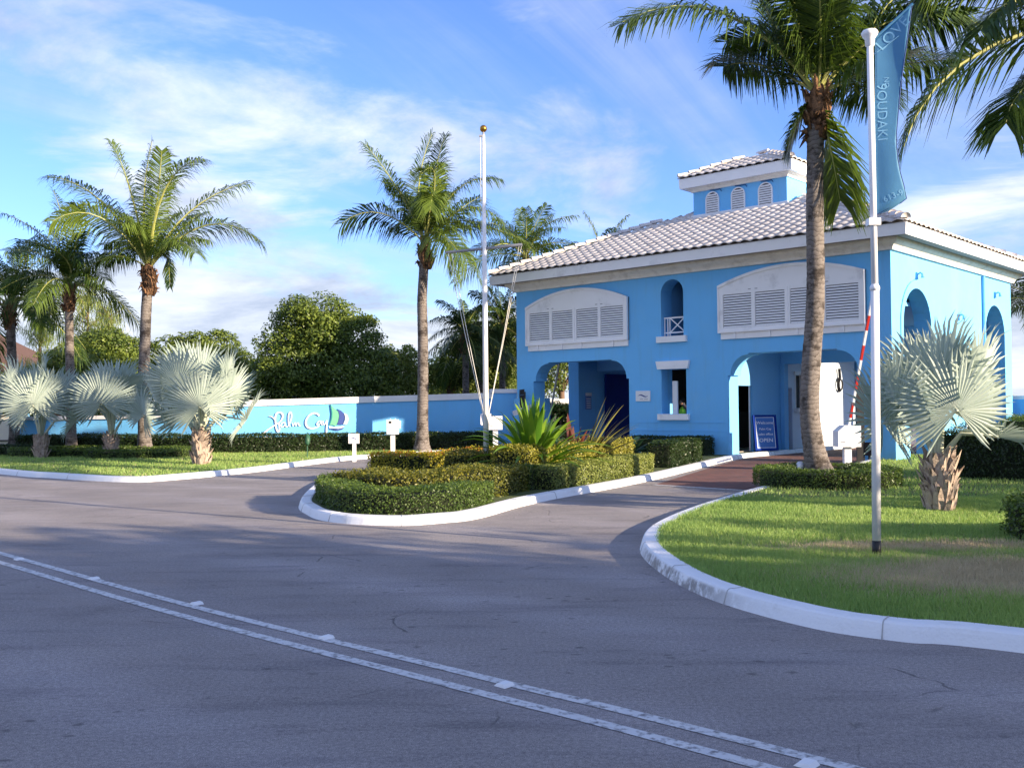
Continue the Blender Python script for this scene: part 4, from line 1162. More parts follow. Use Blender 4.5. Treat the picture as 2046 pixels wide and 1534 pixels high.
def coconut(label, base, trunk_px, Yd, rad, explicit, nrand, flen, leaf=.8, n=50, mat=FROND, seed=1, group=None, name='coconut_palm', el=(-25, 75), wd=.042, dry=0, base_rad=None, fibre=True, tint0=.45):
    """trunk_px: (px, py) points up the stem; crown centre is the last one. explicit: (mid px, tip px, dY mid, dY tip, tint)"""
    r = np.random.default_rng(seed)
    root = tag(empty(name, (base[0], base[1], base[2])), label, 'palm tree', group)
    bz = np.array(base)
    pts = [np.zeros(3)] + [at(x, y, Yd) - bz for x, y in trunk_px]
    # dense trunk with ring scars
    P = np.array(pts); cum = np.r_[0, np.cumsum(np.linalg.norm(np.diff(P, axis=0), axis=1))]
    H = cum[-1]; nr = int(H / .06)
    Cx = [np.interp(np.linspace(0, H, nr), cum, P[:, i]) for i in range(3)]
    k = np.ones(9) / 9
    for i in range(2):
        c = np.convolve(np.pad(Cx[i], 4, 'edge'), k, 'valid'); Cx[i] = c
    br = base_rad or rad * 1.9
    rr = []
    for i in range(nr):
        h = i / nr * H
        q = rad * (1.08 - .22 * i / nr) + (br - rad) * math.exp(-h / .28)
        rr.append(q * (1 + (.02 if i % 2 else -.004) + r.normal(0, .012)))
    MB().tube(np.stack(Cx, 1), rr, 12).build('trunk', TRUNK, root, True)
    cc = P[-1]
    if fibre:
        b = MB()
        for k_ in range(60):
            a = r.uniform(0, 6.28); z = r.uniform(-.75, .12)
            o = np.array([math.cos(a), math.sin(a), 0]) * rad * r.uniform(.8, 1.15)
            p = cc + o + (0, 0, z); tip = p + np.array([math.cos(a), math.sin(a), 0]) * r.uniform(.02, .24) + (0, 0, r.uniform(-.28, .34))
            b.tube([p - (0, 0, .15), (p + tip) / 2 + (0, 0, .03), tip], [rad * r.uniform(.1, .32), rad * r.uniform(.1, .28), rad * .04], 4)
        b.tube([cc + (0, 0, -.85), cc + (0, 0, -.5), cc + (0, 0, -.1), cc + (0, 0, .25)], [rad * .9, rad * 1.12, rad * 1.15, rad * .6], 10)
        b.build('fibre_collar', FIBRE, root, True)
    i = 0
    for (mx, my, tx, ty, d1, d2, tn) in explicit:
        m = at(mx, my, Yd + d1) - bz; tp = at(tx, ty, Yd + d2) - bz
        P1 = 2 * m - .5 * (cc + tp)
        L = np.linalg.norm(tp - cc)
        Vv, tt, ra = frond_mesh(cc + (0, 0, .05), P1, tp, int(n * 1.4), leaf * 1.25 * min(1, L / 2.3), .6, wd * .85, tn, seed * 97 + i)
        merge_frond('frond', Vv, tt, ra, FROND_DRY if tn > 1 else mat, PETIOLE, root); i += 1
    for k_ in range(nrand):
        az = k_ * 2.399 + r.uniform(-.3, .3)
        f = (k_ + .5) / nrand
        e = R(el[0] + (el[1] - el[0]) * f + r.uniform(-6, 6))
        L = flen * r.uniform(.85, 1.1) * (1 - .25 * max(0, f - .7))
        h = np.array([math.cos(az), math.sin(az), 0])
        e0 = min(R(80), e + R(30))
        P1 = cc + (h * math.cos(e0) + np.array([0, 0, math.sin(e0)])) * L * .5
        tp = cc + (h * math.cos(e) + np.array([0, 0, math.sin(e)])) * L * .92 + np.array([0, 0, -.28 * L * math.cos(e)])
        Vv, tt, ra = frond_mesh(cc + (0, 0, .05), P1, tp, int(n * 1.3), leaf * 1.15, .7, wd * .85, np.clip(tint0 + r.normal(0, .15), 0, 1), seed * 97 + 50 + k_)
        merge_frond('frond', Vv, tt, ra, FROND_DRY if k_ < dry else mat, PETIOLE, root)
    return root
def c1(x, y): return (x / 3.652, 250 + y / 3.652)        # crops the outlines were read from
def c2(x, y): return (640 + x / 3.408, 230 + y / 3.408)
def c3(x, y): return (1220 + x / 2.477, y / 2.477)
def ex(cf, rows): return [(*cf(a, b_), *cf(c, d), e, f, t_) for a, b_, c, d, e, f, t_ in rows]
# broad palm on the left
p3 = G(290, 908, LZ)
coconut('coconut palm with broad feathery crown behind the largest silver fan palm', p3, [(288, 860), (286, 780), (289, 700), (292, 620), (296, 560), (297, 540)], p3[1], .19,
        ex(c1, [(740, 680, 385, 700, -1.0, -1.8, .95), (740, 560, 350, 375, .3, .6, .3), (950, 480, 815, 130, -.3, -.4, .6), (1050, 560, 1110, 120, .5, .8, .2), (1150, 520, 1180, 190, -.5, -1, .6),
                (1200, 480, 1470, 250, -.9, -1.5, .7), (1380, 640, 1800, 420, .5, .9, .5), (1500, 735, 1900, 850, -.3, -.3, .6), (1000, 800, 880, 715, -.9, -1.9, .9), (840, 960, 600, 1080, -.2, .2, .3),
                (1330, 760, 1480, 640, 1.0, 2.2, .3), (1200, 940, 1240, 1180, .3, .5, .15), (900, 800, 600, 560, 1.0, 2.0, .1), (1250, 860, 1420, 930, -.8, -1.8, .55), (1100, 700, 1260, 420, 1, 1.8, .2), (960, 900, 760, 1010, .8, 1.6, .2)]),
        6, 3.3, .80, 62, seed=3, el=(30, 80))
p2 = G(143, 905, LZ)
coconut('slim coconut palm between two silver fan palms with drooping dark fronds', p2, [(142, 800), (139, 700), (138, 620), (138, 575)], p2[1], .155,
        ex(c1, [(360, 860, 20, 640, .3, .5, .2), (480, 980, 230, 850, -.8, -1.6, .35), (560, 930, 650, 1130, -.9, -1.3, .05), (480, 800, 390, 480, .6, 1.0, .3), (530, 800, 560, 590, -.3, -.6, .8), (640, 950, 800, 1000, .3, .6, .4), (420, 960, 280, 1150, .3, .7, .3)]),
        13, 3.0, .75, 46, seed=5, el=(-20, 75), tint0=.25)
p1 = at(30, 890, 38.2); p1[2] = LZ
coconut('coconut palm with dark drooping crown at the blue pier', p1, [(28, 800), (24, 720), (21, 640), (20, 615)], p1[1], .18,
        ex(c1, [(220, 860, 90, 1000, -1.0, -2, .15), (280, 1230, 420, 1330, .2, .5, .5), (160, 1000, 330, 860, .3, .8, .2)]), 19, 3.6, .85, 46, seed=6, el=(-28, 75), tint0=.25)
# palm in front of the sign wall
pc = at(843, 893, 34.4); pc[2] = LZ
coconut('coconut palm standing in front of the sign wall near the keypad post', pc, [(844, 860), (845, 780), (845, 680), (843, 600), (847, 530), (849, 490)], pc[1], .185,
        ex(c2, [(420, 672, 150, 735, -.3, -.5, .1), (540, 530, 308, 200, .2, .3, .3), (670, 500, 760, 130, .3, .4, .1), (770, 450, 850, 140, .4, .6, .15), (780, 430, 690, 400, -.9, -1.6, .9), (760, 560, 750, 640, -1.2, -2.2, .8),
                (920, 520, 1200, 430, -.3, -.3, .35), (980, 640, 1230, 720, -.5, -.8, .5), (1020, 760, 1400, 860, -.5, -.9, .55), (930, 900, 1100, 1160, -.4, -.6, .45), (850, 850, 900, 1060, -1, -1.8, .7), (590, 620, 450, 480, .7, 1.4, .2), (880, 700, 1080, 560, .8, 1.6, .3),
                (800, 800, 1000, 1000, -1.2, -2.3, .7), (650, 700, 600, 560, .8, 1.4, .1)]),
        6, 3.2, .85, 60, seed=8, el=(20, 80), tint0=.3)
# tall palm by the driveway
pr = G(1640, 962, LZ)
palmR = coconut('tall coconut palm with ringed grey stem rising from the ring hedge', pr, [(1628, 905), (1619, 850), (1617, 800), (1621, 720), (1629, 620), (1630, 540), (1628, 440), (1628, 340), (1630, 260), (1634, 195)], pr[1], .185,
        ex(c3, [(560, 70, 60, 110, -.2, -.4, .45), (800, 110, 650, -200, .4, .7, .2), (930, 130, 860, -260, -.5, -.9, .35), (1040, 120, 1010, -300, -.8, -1.5, .4), (1150, 110, 1260, -260, -.3, -.5, .3), (1290, 130, 1560, -190, .5, .8, .2),
                (1480, 90, 1900, 180, -.3, -.5, .45), (1370, 340, 1720, 300, .3, .5, .25), (880, 300, 760, 20, 1.0, 1.8, .1), (1200, 300, 1330, 80, .9, 1.7, .15), (1290, 330, 1480, 250, -.9, -1.8, .3), (1190, 420, 1330, 480, .8, 1.6, .25),
                (1085, 720, 1135, 990, -.1, .1, .55), (930, 600, 885, 740, .1, .2, .5), (760, 330, 560, 330, .9, 1.9, .1)]),
        5, 3.8, .95, 84, seed=12, base_rad=.40, el=(30, 80), wd=.05, tint0=.25)
# palm outside the frame whose fronds hang into view
po = np.array([9.3, 13.4, LZ])
coconut('coconut palm on the right lawn whose fronds hang over the banner', po, [(2390, 900), (2390, 600), (2380, 300), (2370, 60), (2365, 40)], 13.4, .18,
        [(1985, 92, 1803, 300, -.2, -.3, .05), (2110, 130, 2010, 245, -.5, -.8, .2), (1960, -40, 1850, 20, .3, .5, .2), (2080, -90, 1880, -60, -.4, -.6, .3), (2170, 90, 2040, 170, .9, 1.5, .1), (2100, -10, 1960, 60, -.9, -1.6, .1)], 5, 3.6, .7, 84, seed=15, wd=.05, tint0=.15, el=(35, 80))
# palms behind the gatehouse
def far_palm(label, cpx, Yd, nr_, flen, seed, mat=FROND, leaf=.8, el=(-20, 75), tint0=.4, name='coconut_palm', rad=.16):
    c = at(*cpx, Yd)
    return coconut(label, np.array([c[0], c[1], 0]), [(cpx[0], cpx[1])], Yd, rad, [], nr_, flen, leaf, 36, mat, seed, name=name, el=el, tint0=tint0, wd=.055)
far_palm('coconut palm rising behind the eaves beside the flagpole spar', (1052, 520), 46, 20, 3.6, 21)
far_palm('palm with only its frond tips above the tiled roof', (1205, 530), 48, 14, 3.2, 22, tint0=.3)
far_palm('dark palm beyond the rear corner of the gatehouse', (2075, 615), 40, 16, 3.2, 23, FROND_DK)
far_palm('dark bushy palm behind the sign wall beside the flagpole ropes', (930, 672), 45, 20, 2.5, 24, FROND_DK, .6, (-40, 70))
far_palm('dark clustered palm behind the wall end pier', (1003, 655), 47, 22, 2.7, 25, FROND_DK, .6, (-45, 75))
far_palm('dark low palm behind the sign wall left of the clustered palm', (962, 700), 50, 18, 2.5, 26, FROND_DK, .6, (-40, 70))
# ------------------------------------------------------------------ silver fan palms
def fan_leaf(rad, nseg, span, r, cup=.25):
    """fan in local frame: stalk enters at origin, axis +X, face normal +Z"""
    out = []; tt = []
    for i in range(nseg):
        a = span * ((i + .5) / nseg - .5) * 2
        da = span / nseg
        L = rad * (1 - .16 * (abs(a) / span) ** 2) * r.uniform(.93, 1.06)
        def pt(rr, an, z):
            k = cup * (rr / rad) ** 2 * (.35 + .65 * abs(math.sin(an)) )
            return (rr * math.cos(an) * (1 - .10 * cup), rr * math.sin(an), k * rad * .8 + z)
        r1 = L * r.uniform(.52, .6); fold = r1 * da * .45
        tipdrop = -rad * r.uniform(0, .20) * (1 if r.random() < .8 else 1.8)
        ta = a + r.normal(0, .015)
        h0 = pt(.02, a, 0)
        e0 = pt(r1, a - da, fold); e1 = pt(r1, a + da, fold); m0 = pt(r1, a, -fold * .4)
        tp = pt(L, ta, tipdrop); r2 = L * .8
        f0 = pt(r2, ta - da * .62, fold * .8 + tipdrop * .3); f1 = pt(r2, ta + da * .62, fold * .8 + tipdrop * .3); n0 = pt(r2, ta, tipdrop * .3 - fold * .2)
        out += [h0, e0, m0, h0, h0, m0, e1, h0, e0, f0, n0, m0, m0, n0, f1, e1, f0, tp, n0, f0, n0, tp, f1, n0]
        k = np.clip(r.normal(.5, .2), 0, 1); tt += [k] * 6
    return np.array(out), tt
def clean_fan(Vv, tt):
    # degenerate quads -> keep as triangles
    faces = []; n = len(Vv) // 4
    for i in range(n):
        q = [4 * i + j for j in range(4)]
        ids = []
        for a in q:
            if not any(np.allclose(Vv[a], Vv[b_]) for b_ in ids): ids.append(a)
        faces.append(tuple(ids))
    return faces
FANS = []
for k in range(4):
    r = np.random.default_rng(40 + k)
    Vv, tt = fan_leaf(1.0, 46, R(148), r, [.30, .15, .45, .22][k])
    fs = clean_fan(Vv, tt)
    me = bpy.data.meshes.new('fan_blade'); me.from_pydata(Vv.tolist(), [], fs)
    a = me.attributes.new('tint', 'FLOAT', 'FACE'); a.data.foreach_set('value', [float(x) for x in tt])
    me.materials.append(BISM)
    FANS.append(me)
def bismarck(label, base, H, rad, nleaf, seed, boot_h=.65, boot_r=.22, spread=1.0, el=(-10, 78), tilt=0, front_bias=None):
    r = np.random.default_rng(seed)
    root = tag(empty('silver_fan_palm', (base[0], base[1], base[2])), label, 'palm tree', 'silver fan palms')
    MB().lathe([(boot_r * 1.0, -.05), (boot_r * 1.05, boot_h * .3), (boot_r * .9, boot_h * .8), (boot_r * .6, boot_h * 1.15)], n=10).build('trunk', BOOT, root, True)
    # old leaf bases
    b = MB()
    for i in range(58):
        a = i * 2.4 + r.uniform(-.2, .2); z = boot_h * (i / 58)
        h = np.array([math.cos(a), math.sin(a), 0]); sdv = np.array([-math.sin(a), math.cos(a), 0])
        w = boot_r * r.uniform(.34, .55); l = r.uniform(.16, .30); o = r.uniform(.04, .17)
        p0 = h * boot_r * .9 + (0, 0, z - .05); p1 = h * (boot_r * 1.02 + o * .5) + (0, 0, z + l * .6); p2 = h * (boot_r + o) + (0, 0, z + l) + sdv * r.normal(0, .03)
        k = len(b.v)
        b.v += [tuple(p0 - sdv * w), tuple(p0 + sdv * w), tuple(p1 + sdv * w * .8), tuple(p1 - sdv * w * .8), tuple(p2 + sdv * w * .3), tuple(p2 - sdv * w * .3), tuple(p1 + h * .03 - (0, 0, .02)), tuple(p0 + h * .05)]
        b.f += [(k, k + 1, k + 2, k + 3), (k + 3, k + 2, k + 4, k + 5), (k, k + 7, k + 6, k + 3), (k + 1, k + 2, k + 6, k + 7), (k + 3, k + 6, k + 5), (k + 2, k + 4, k + 6)]
    b.build('leaf_bases', BOOT, root)
    top = np.array([0, 0, boot_h])
    for i in range(nleaf):
        f = (i + .5) / nleaf
        az = i * 2.399 + r.uniform(-.25, .25)
        e = R(el[0] + (el[1] - el[0]) * f ** .9 + r.uniform(-5, 5))
        d = np.array([math.cos(az) * math.cos(e) * spread, math.sin(az) * math.cos(e) * spread, math.sin(e)]); d /= np.linalg.norm(d)
        L = (H - boot_h - rad * .75) * r.uniform(.8, 1.05) * (.72 + .28 * math.sin(max(e, 0)))
        e0 = min(R(85), e + R(28))
        d0 = np.array([math.cos(az) * math.cos(e0), math.sin(az) * math.cos(e0), math.sin(e0)])
        mid = top + d0 * L * .55; hub = top + d * L
        pet = MB(); pts = [top * .9 + 0 * d, (top + mid) / 2, mid, (mid + hub) / 2 + (d0 - d) * L * .04, hub]
        pet.tube(pts, [.055, .042, .034, .028, .022], 6)
        lf = empty('leaf', parent=root)
        o = pet.build('petiole', BISM_PET, lf, True)
        at_ = o.data.attributes.new('tint', 'FLOAT', 'FACE'); at_.data.foreach_set('value', [.5] * len(o.data.polygons))
        ax = d * .75 + (hub - mid) / np.linalg.norm(hub - mid) * .25; ax /= np.linalg.norm(ax)
        # blade plane: upper face tips toward the crown axis
        side = np.cross((0, 0, 1.), ax); side /= np.linalg.norm(side) + 1e-6
        nz = np.cross(ax, side); tw = r.normal(0, .25)
        side2 = side * math.cos(tw) + nz * math.sin(tw); nz = np.cross(ax, side2)
        ang = R(r.uniform(12, 34)) if r.random() < .12 else -R(r.uniform(38, 62)) * (1.05 - f)
        ax, nz = ax * math.cos(ang) - nz * math.sin(ang), nz * math.cos(ang) + ax * math.sin(ang)
        rr = rad * r.uniform(.95, 1.2)
        bo = link('blade', FANS[i % 4], None, lf)
        M = Matrix(((ax[0], side2[0], nz[0], hub[0]), (ax[1], side2[1], nz[1], hub[1]), (ax[2], side2[2], nz[2], hub[2]), (0, 0, 0, 1)))
        bo.matrix_local = M @ Matrix.Scale(rr, 4)
    return root
b3 = G(402, 928, LZ); b2 = G(222, 915, LZ); b1 = G(82, 915, LZ); b0 = G(-18, 905, LZ); bR = G(1878, 1020, LZ)
bismarck('largest silver fan palm on the verge, left of the script lettering', b3, 3.35, 1.0, 12, 61, .80, .19, 1.0, (16, 84))
bismarck('silver fan palm standing between the slim palm and the broad coconut palm', b2, 3.15, .95, 9, 62, .62, .15, .9, (24, 84))
bismarck('silver fan palm in front of the blue pier', b1, 3.2, 1.0, 9, 63, .62, .15, .9, (24, 84))
bismarck('outermost silver fan palm beyond the cream wall', b0, 3.1, 1.0, 12, 64, .6, .15, 1.0, (24, 82))
bismarck('silver fan palm on the right lawn near the banner pole', bR, 2.66, .84, 9, 66, .72, .165, 1.0, (20, 84))
# ------------------------------------------------------------------ trees
def tree(label, base, lumps, mat, nleaf, ln, seed, name='tree', trunk_h=None, rad=.2, group=None, limbs=5, shell=.55):
    """lumps: (dx, dy, z, rx, ry, rz) ellipsoids of foliage relative to the base"""
    r = np.random.default_rng(seed)
    root = tag(empty(name, tuple(base)), label, 'tree', group)
    Lp = np.array(lumps, float)
    wts = (Lp[:, 3] * Lp[:, 4] + Lp[:, 3] * Lp[:, 5] + Lp[:, 4] * Lp[:, 5]); wts /= wts.sum()
    # secondary clumps over each lump make the outline uneven
    subs = []
    for l, w in zip(Lp, wts):
        k = max(14, int(150 * w))
        d = r.normal(0, 1, (k, 3)); d /= np.linalg.norm(d, axis=1)[:, None]
        rr = r.uniform(.35, .98, k)[:, None]
        c = l[:3] + d * l[3:] * rr
        s = r.uniform(.22, .50, k) * l[3:].mean()
        subs.append(np.c_[c, s])
    Sb = np.concatenate(subs); sw_ = Sb[:, 3] ** 2; sw_ /= sw_.sum()
    idx = r.choice(len(Sb), nleaf, p=sw_)
    d = r.normal(0, 1, (nleaf, 3)); d /= np.linalg.norm(d, axis=1)[:, None]
    d[:, 2] = np.where(d[:, 2] < -.3, -d[:, 2], d[:, 2])
    C = Sb[idx, :3] + d * (Sb[idx, 3] * r.uniform(shell, 1.05, nleaf))[:, None] * np.array([1, 1, .8])
    nh = nleaf // 3
    ii = r.choice(len(Lp), nh, p=wts); dd = r.normal(0, 1, (nh, 3)); dd /= np.linalg.norm(dd, axis=1)[:, None]
    C[:nh] = Lp[ii, :3] + dd * Lp[ii, 3:] * (r.uniform(.80, 1.06, nh) + .07 * np.sin(dd[:, 0] * 9 + dd[:, 2] * 7 + ii))[:, None]; d[:nh] = dd
    keep = C[:, 2] > .15
    C, d = C[keep], d[keep]
    cl = r.uniform(0, 1, len(Sb))[idx][keep]
    tint = np.clip(.15 + .45 * cl + r.normal(0, .18, len(C)), 0, 1)
    crown = link('crown', mesh_np('crown', leaves(C, d + (0, 0, .3), ln, ln * .55, .6), 4, tint), mat, root)
    b = MB(); zt = trunk_h or Lp[:, 2].min()
    b.tube([(0, 0, -.1), (r.normal(0, .08), r.normal(0, .08), zt * .5), (r.normal(0, .12), r.normal(0, .12), zt)], [rad * 1.5, rad, rad * .8], 8)
    for i in range(limbs):
        l = Lp[i % len(Lp)]
        q = np.array(l[:3]) + r.normal(0, .3, 3) * l[3:]
        m = np.array([q[0] * .45, q[1] * .45, zt + (q[2] - zt) * .55])
        b.tube([(0, 0, zt * .8), tuple(m), tuple(q)], [rad * .7, rad * .45, rad * .15], 6)
    b.build('trunk', BARK, root, True)
    return root
def ptree(label, cpx, basepx_x, Y, specs, mat, nleaf, ln, seed, **k):
    """specs: (px, py, radius px x, radius px z, dY) lumps read off the photograph at distance Y"""
    base = at(basepx_x, 820, Y); base[2] = 0
    L = []
    for (x, y, rx, rz, dy) in specs:
        p = at(x, y, Y + dy); q = Y / FPX
        L.append((p[0] - base[0], dy, p[2], rx * q, (rx + rz) / 2 * q, rz * q))
    return tree(label, base, L, mat, nleaf, ln, seed, **k)
ptree('big round dark green tree behind the script sign wall', None, 640, 46, [(640, 660, 100, 72, 0), (570, 700, 62, 58, -.5), (700, 690, 66, 66, .5), (620, 735, 90, 55, -1.2), (735, 735, 60, 50, 0), (540, 745, 45, 40, 0), (690, 770, 80, 45, -1), (600, 780, 80, 40, 0), (760, 785, 50, 35, 0), (530, 785, 50, 35, 0)], TREE_A, 60000, .16, 71, rad=.3)
ptree('lighter green tree right of the big round tree above the wall', None, 800, 50, [(775, 740, 38, 48, 0), (815, 735, 32, 42, 1), (800, 775, 40, 30, 0)], TREE_B, 13000, .16, 72)
ptree('spreading tree behind the broad coconut palm, sky showing through its crown', None, 400, 52, [(385, 690, 45, 28, 0), (440, 685, 40, 26, 1), (340, 700, 36, 30, 0), (410, 735, 90, 38, -1), (300, 730, 40, 40, 0), (480, 730, 30, 34, 0)], TREE_A, 24000, .16, 73)
ptree('leafy tree behind the slim palm', None, 215, 48, [(210, 700, 62, 42, 0), (165, 720, 46, 40, 0), (255, 715, 45, 48, 1), (215, 760, 90, 46, -1)], TREE_A, 26000, .16, 74)
ptree('small tree behind the low wall beside the slim palm', None, 120, 50, [(120, 725, 40, 32, 0), (90, 755, 50, 30, 0), (150, 775, 50, 30, 0)], TREE_B, 14000, .16, 75)
ptree('yellow green shrubs of a tree behind the wall beside the central palm', None, 905, 52, [(880, 745, 45, 32, 0), (930, 755, 48, 30, 0), (980, 745, 45, 36, 0), (1015, 730, 30, 46, 0)], TREE_B, 20000, .16, 76)
ptree('dark tree behind the flagpole', None, 990, 56, [(960, 690, 60, 36, 0), (1010, 680, 40, 40, 0), (905, 715, 40, 30, 0)], TREE_A, 8000, .18, 77)
ptree('green tree seen through the left drive opening', None, 1120, 62, [(1120, 740, 60, 40, 0), (1160, 710, 40, 40, 0), (1090, 770, 40, 30, 0)], TREE_A, 8000, .18, 78)
ptree('clipped shrub seen through the left drive opening', None, 1122, 47, [(1110, 820, 26, 18, 0), (1140, 825, 26, 20, 0), (1085, 825, 26, 18, 0)], TREE_A, 5000, .12, 79, rad=.05)
ptree('dense dark tree behind the flagpole ropes and wall pier', None, 985, 60, [(950, 760, 60, 38, 0), (1010, 760, 40, 40, 0), (880, 770, 60, 34, 0)], TREE_A, 8000, .18, 80)
# wispy casuarinas left
def casuarina(label, px, top, Y, seed, spread=36):
    r = np.random.default_rng(seed)
    base = at(px, 820, Y); base[2] = 0
    root = tag(empty('casuarina_tree', tuple(base)), label, 'tree')
    H = at(px, top, Y)[2]
    b = MB(); b.tube([(0, 0, 0), (.1, 0, H * .5), (.2, 0, H * .95)], [.16, .10, .03], 6)
    Vv = []; tt = []
    for i in range(60):
        z = H * r.uniform(.3, .97); a = r.uniform(0, 6.28); L = (1.1 - z / H) * spread / FPX * Y * r.uniform(.7, 1.5) + .5
        p = np.array([.1, 0, z]); q = p + np.array([math.cos(a) * L, math.sin(a) * L, L * r.uniform(.2, .9)])
        b.tube([tuple(p), tuple(q)], [.03, .008], 4)
        k = 60
        f = r.uniform(.2, 1.05, k)[:, None]; C = p + (q - p) * f + r.normal(0, .16, (k, 3))
        D = np.c_[r.normal(0, .25, (k, 2)), -r.uniform(.5, 1, k)]; l = r.uniform(.2, .5, k)[:, None]
        w = np.c_[r.normal(0, 1, (k, 2)), np.zeros(k)]; w /= np.linalg.norm(w, axis=1)[:, None]; w *= .012
        Vv.append(np.stack([C - w, C + w, C + D * l + w, C + D * l - w], 1)); tt.append(r.uniform(0, 1, k))
    link('crown', mesh_np('crown', np.concatenate(Vv).reshape(-1, 3), 4, np.concatenate(tt)), TREE_B, root)
    b.build('trunk', BARK, root)
casuarina('wispy casuarina tree between the two slim palms', 170, 560, 56, 81)
casuarina('wispy casuarina tree right of the slim palm', 215, 605, 54, 82, 30)
casuarina('pale wispy casuarina tree above the far roof', 75, 600, 60, 83, 40)
wb_c = []
for i in range(150):
    px_ = rng.uniform(-80, 1020); Y_ = rng.uniform(54, 66)
    p = at(px_, 820, Y_); wb_c.append((p[0], p[1], rng.uniform(.4, 3.4), rng.uniform(.9, 1.7)))
wb_c = np.array(wb_c); nb = 70000
ib = rng.integers(0, len(wb_c), nb); db = rng.normal(0, 1, (nb, 3)); db /= np.linalg.norm(db, axis=1)[:, None]
cb = wb_c[ib, :3] + db * (wb_c[ib, 3] * rng.uniform(.6, 1.05, nb))[:, None]
o = link('woodland_edge', mesh_np('woodland_edge', leaves(cb, db + (0, 0, .3), .2, .11, .6), 4, np.clip(rng.uniform(0, .6, len(wb_c))[ib] + rng.normal(.1, .15, nb), 0, 1)), TREE_A)
o['kind'] = 'stuff'; tag(o, 'mass of green undergrowth behind the boundary walls', 'undergrowth')
# far house on the left
fh = at(-40, 820, 64); fh[2] = 0
hs = tag(empty('far_house', tuple(fh)), 'cream house with brown hipped roof behind the palms', 'house')
MB().box((-9, 0, 0), (2.6, 8, 4.2)).build('wall', plain('cream_wall', (.70, .62, .47, 1), .8), hs)
MB().add([(-9.6, -.6, 4.2), (3.2, -.6, 4.2), (3.2, 8.6, 4.2), (-9.6, 8.6, 4.2), (-5, 4, 7.2), (-1.4, 4, 7.2)], [(0, 1, 5, 4), (1, 2, 5), (2, 3, 4, 5), (3, 0, 4)]).build('roof', plain('brown_shingle', (.12, .07, .055, 1), .85, .3, 6), hs)
for x in (-1.2, 1.0):
    w = empty('window', parent=hs)
    MB().box((x - .5, -.06, 1.2), (x + .5, -.002, 2.6)).build('frame', WHITE, w)
    MB().box((x - .42, -.075, 1.28), (x + .42, -.062, 2.52)).build('pane', GLASS, w)
# white garden wall and hedge behind the gatehouse
rw = tag(empty('white_wall'), 'white garden wall seen through the left drive opening', 'wall')
prism_wall('wall', at(1010, 820, 50), at(1185, 820, 50), 0, 2.0, 2.0, .25, WHITE, rw)
hedge([at(1010, 820, 48), at(1180, 820, 48)], .8, 1.0, 'dark hedge below the white garden wall', HEDGE_DK, 500, .09, z0=0.0)
# blue wall beyond the right rear corner
bwl = tag(empty('rear_wall_run'), 'light blue wall run beyond the rear corner of the gatehouse', 'wall')
p0, p1 = B2W(.3, GW + .4), B2W(-9, GW + .4)
prism_wall('wall', p0, p1, 0, 1.75, 1.75, .3, BLUE, bwl)
slab('coping', p0, p1, 1.752, 1.752, .12, .36, WHITE, bwl)
# shade trees along the right verge, outside the frame
SH = np.array([sd[0], sd[1]]) / math.hypot(sd[0], sd[1]); NH = np.array([-SH[1], SH[0]])
def shade_tree(c, k, h, w, seed, label):
    p = NH * c + SH * k
    base = (p[0], p[1], LZ if c > 3 else 0)
    L = [(0, 0, h * .62, w, w, h * .36), (w * .5, w * .2, h * .45, w * .7, w * .7, h * .28), (-w * .5, -w * .2, h * .48, w * .7, w * .7, h * .28), (0, w * .3, h * .25, w * .8, w * .8, h * .22)]
    tree(label, base, L, TREE_A, 6500, .42, seed, group='shade trees along the right verge', trunk_h=h * .3, rad=.25)
for i, (c, k, h, w) in enumerate([(7.6, 15.5, 7.5, 2.6), (4.0, 19, 9.5, 3.2), (-1.0, 25, 11, 3.6), (-6.5, 33, 13, 4.2), (-12.5, 42, 15, 4.8), (1.5, 24, 10, 3.2), (-19, 50, 17, 5.5), (6.2, 22, 9, 2.8), (-3.5, 30, 12, 3.8), (-9.5, 38, 14, 4.5), (-15.5, 47, 16, 5), (3.2, 30, 12, 3.2), (-3.0, 36, 13, 4)]):
    shade_tree(c, k, h, w, 90 + i, 'tall leafy shade tree on the verge right of the lawn')
def shrub(c, k, h, w, seed, label):  # shrubs outside the frame, placed and sized to shade the lawn
    p = NH * c + SH * k
    tree(label, (p[0], p[1], LZ), [(0, 0, h * .5, w, w, h * .48), (w * .4, 0, h * .4, w * .7, w * .7, h * .35)], TREE_A, 4500, .16, seed, name='shrub', group='unseen shade shrubs on the right lawn', rad=.08, limbs=3)
for i, (c, k, h, w) in enumerate([(10.6, 9.5, 4.2, 1.1), (12.2, 9.0, 3.9, .7), (15.9, 9.5, 4.1, 1.0), (17.6, 9.0, 4.3, 1.1), (19.6, 9.5, 4.3, 1.1), (21.6, 9.0, 4.2, 1.2), (23.6, 9.5, 4.0, 1.1), (25.6, 9.0, 3.6, 1.1)]):
    shrub(c, k, h, w, 120 + i, 'leafy shrub out of view, placed to shade the right lawn')
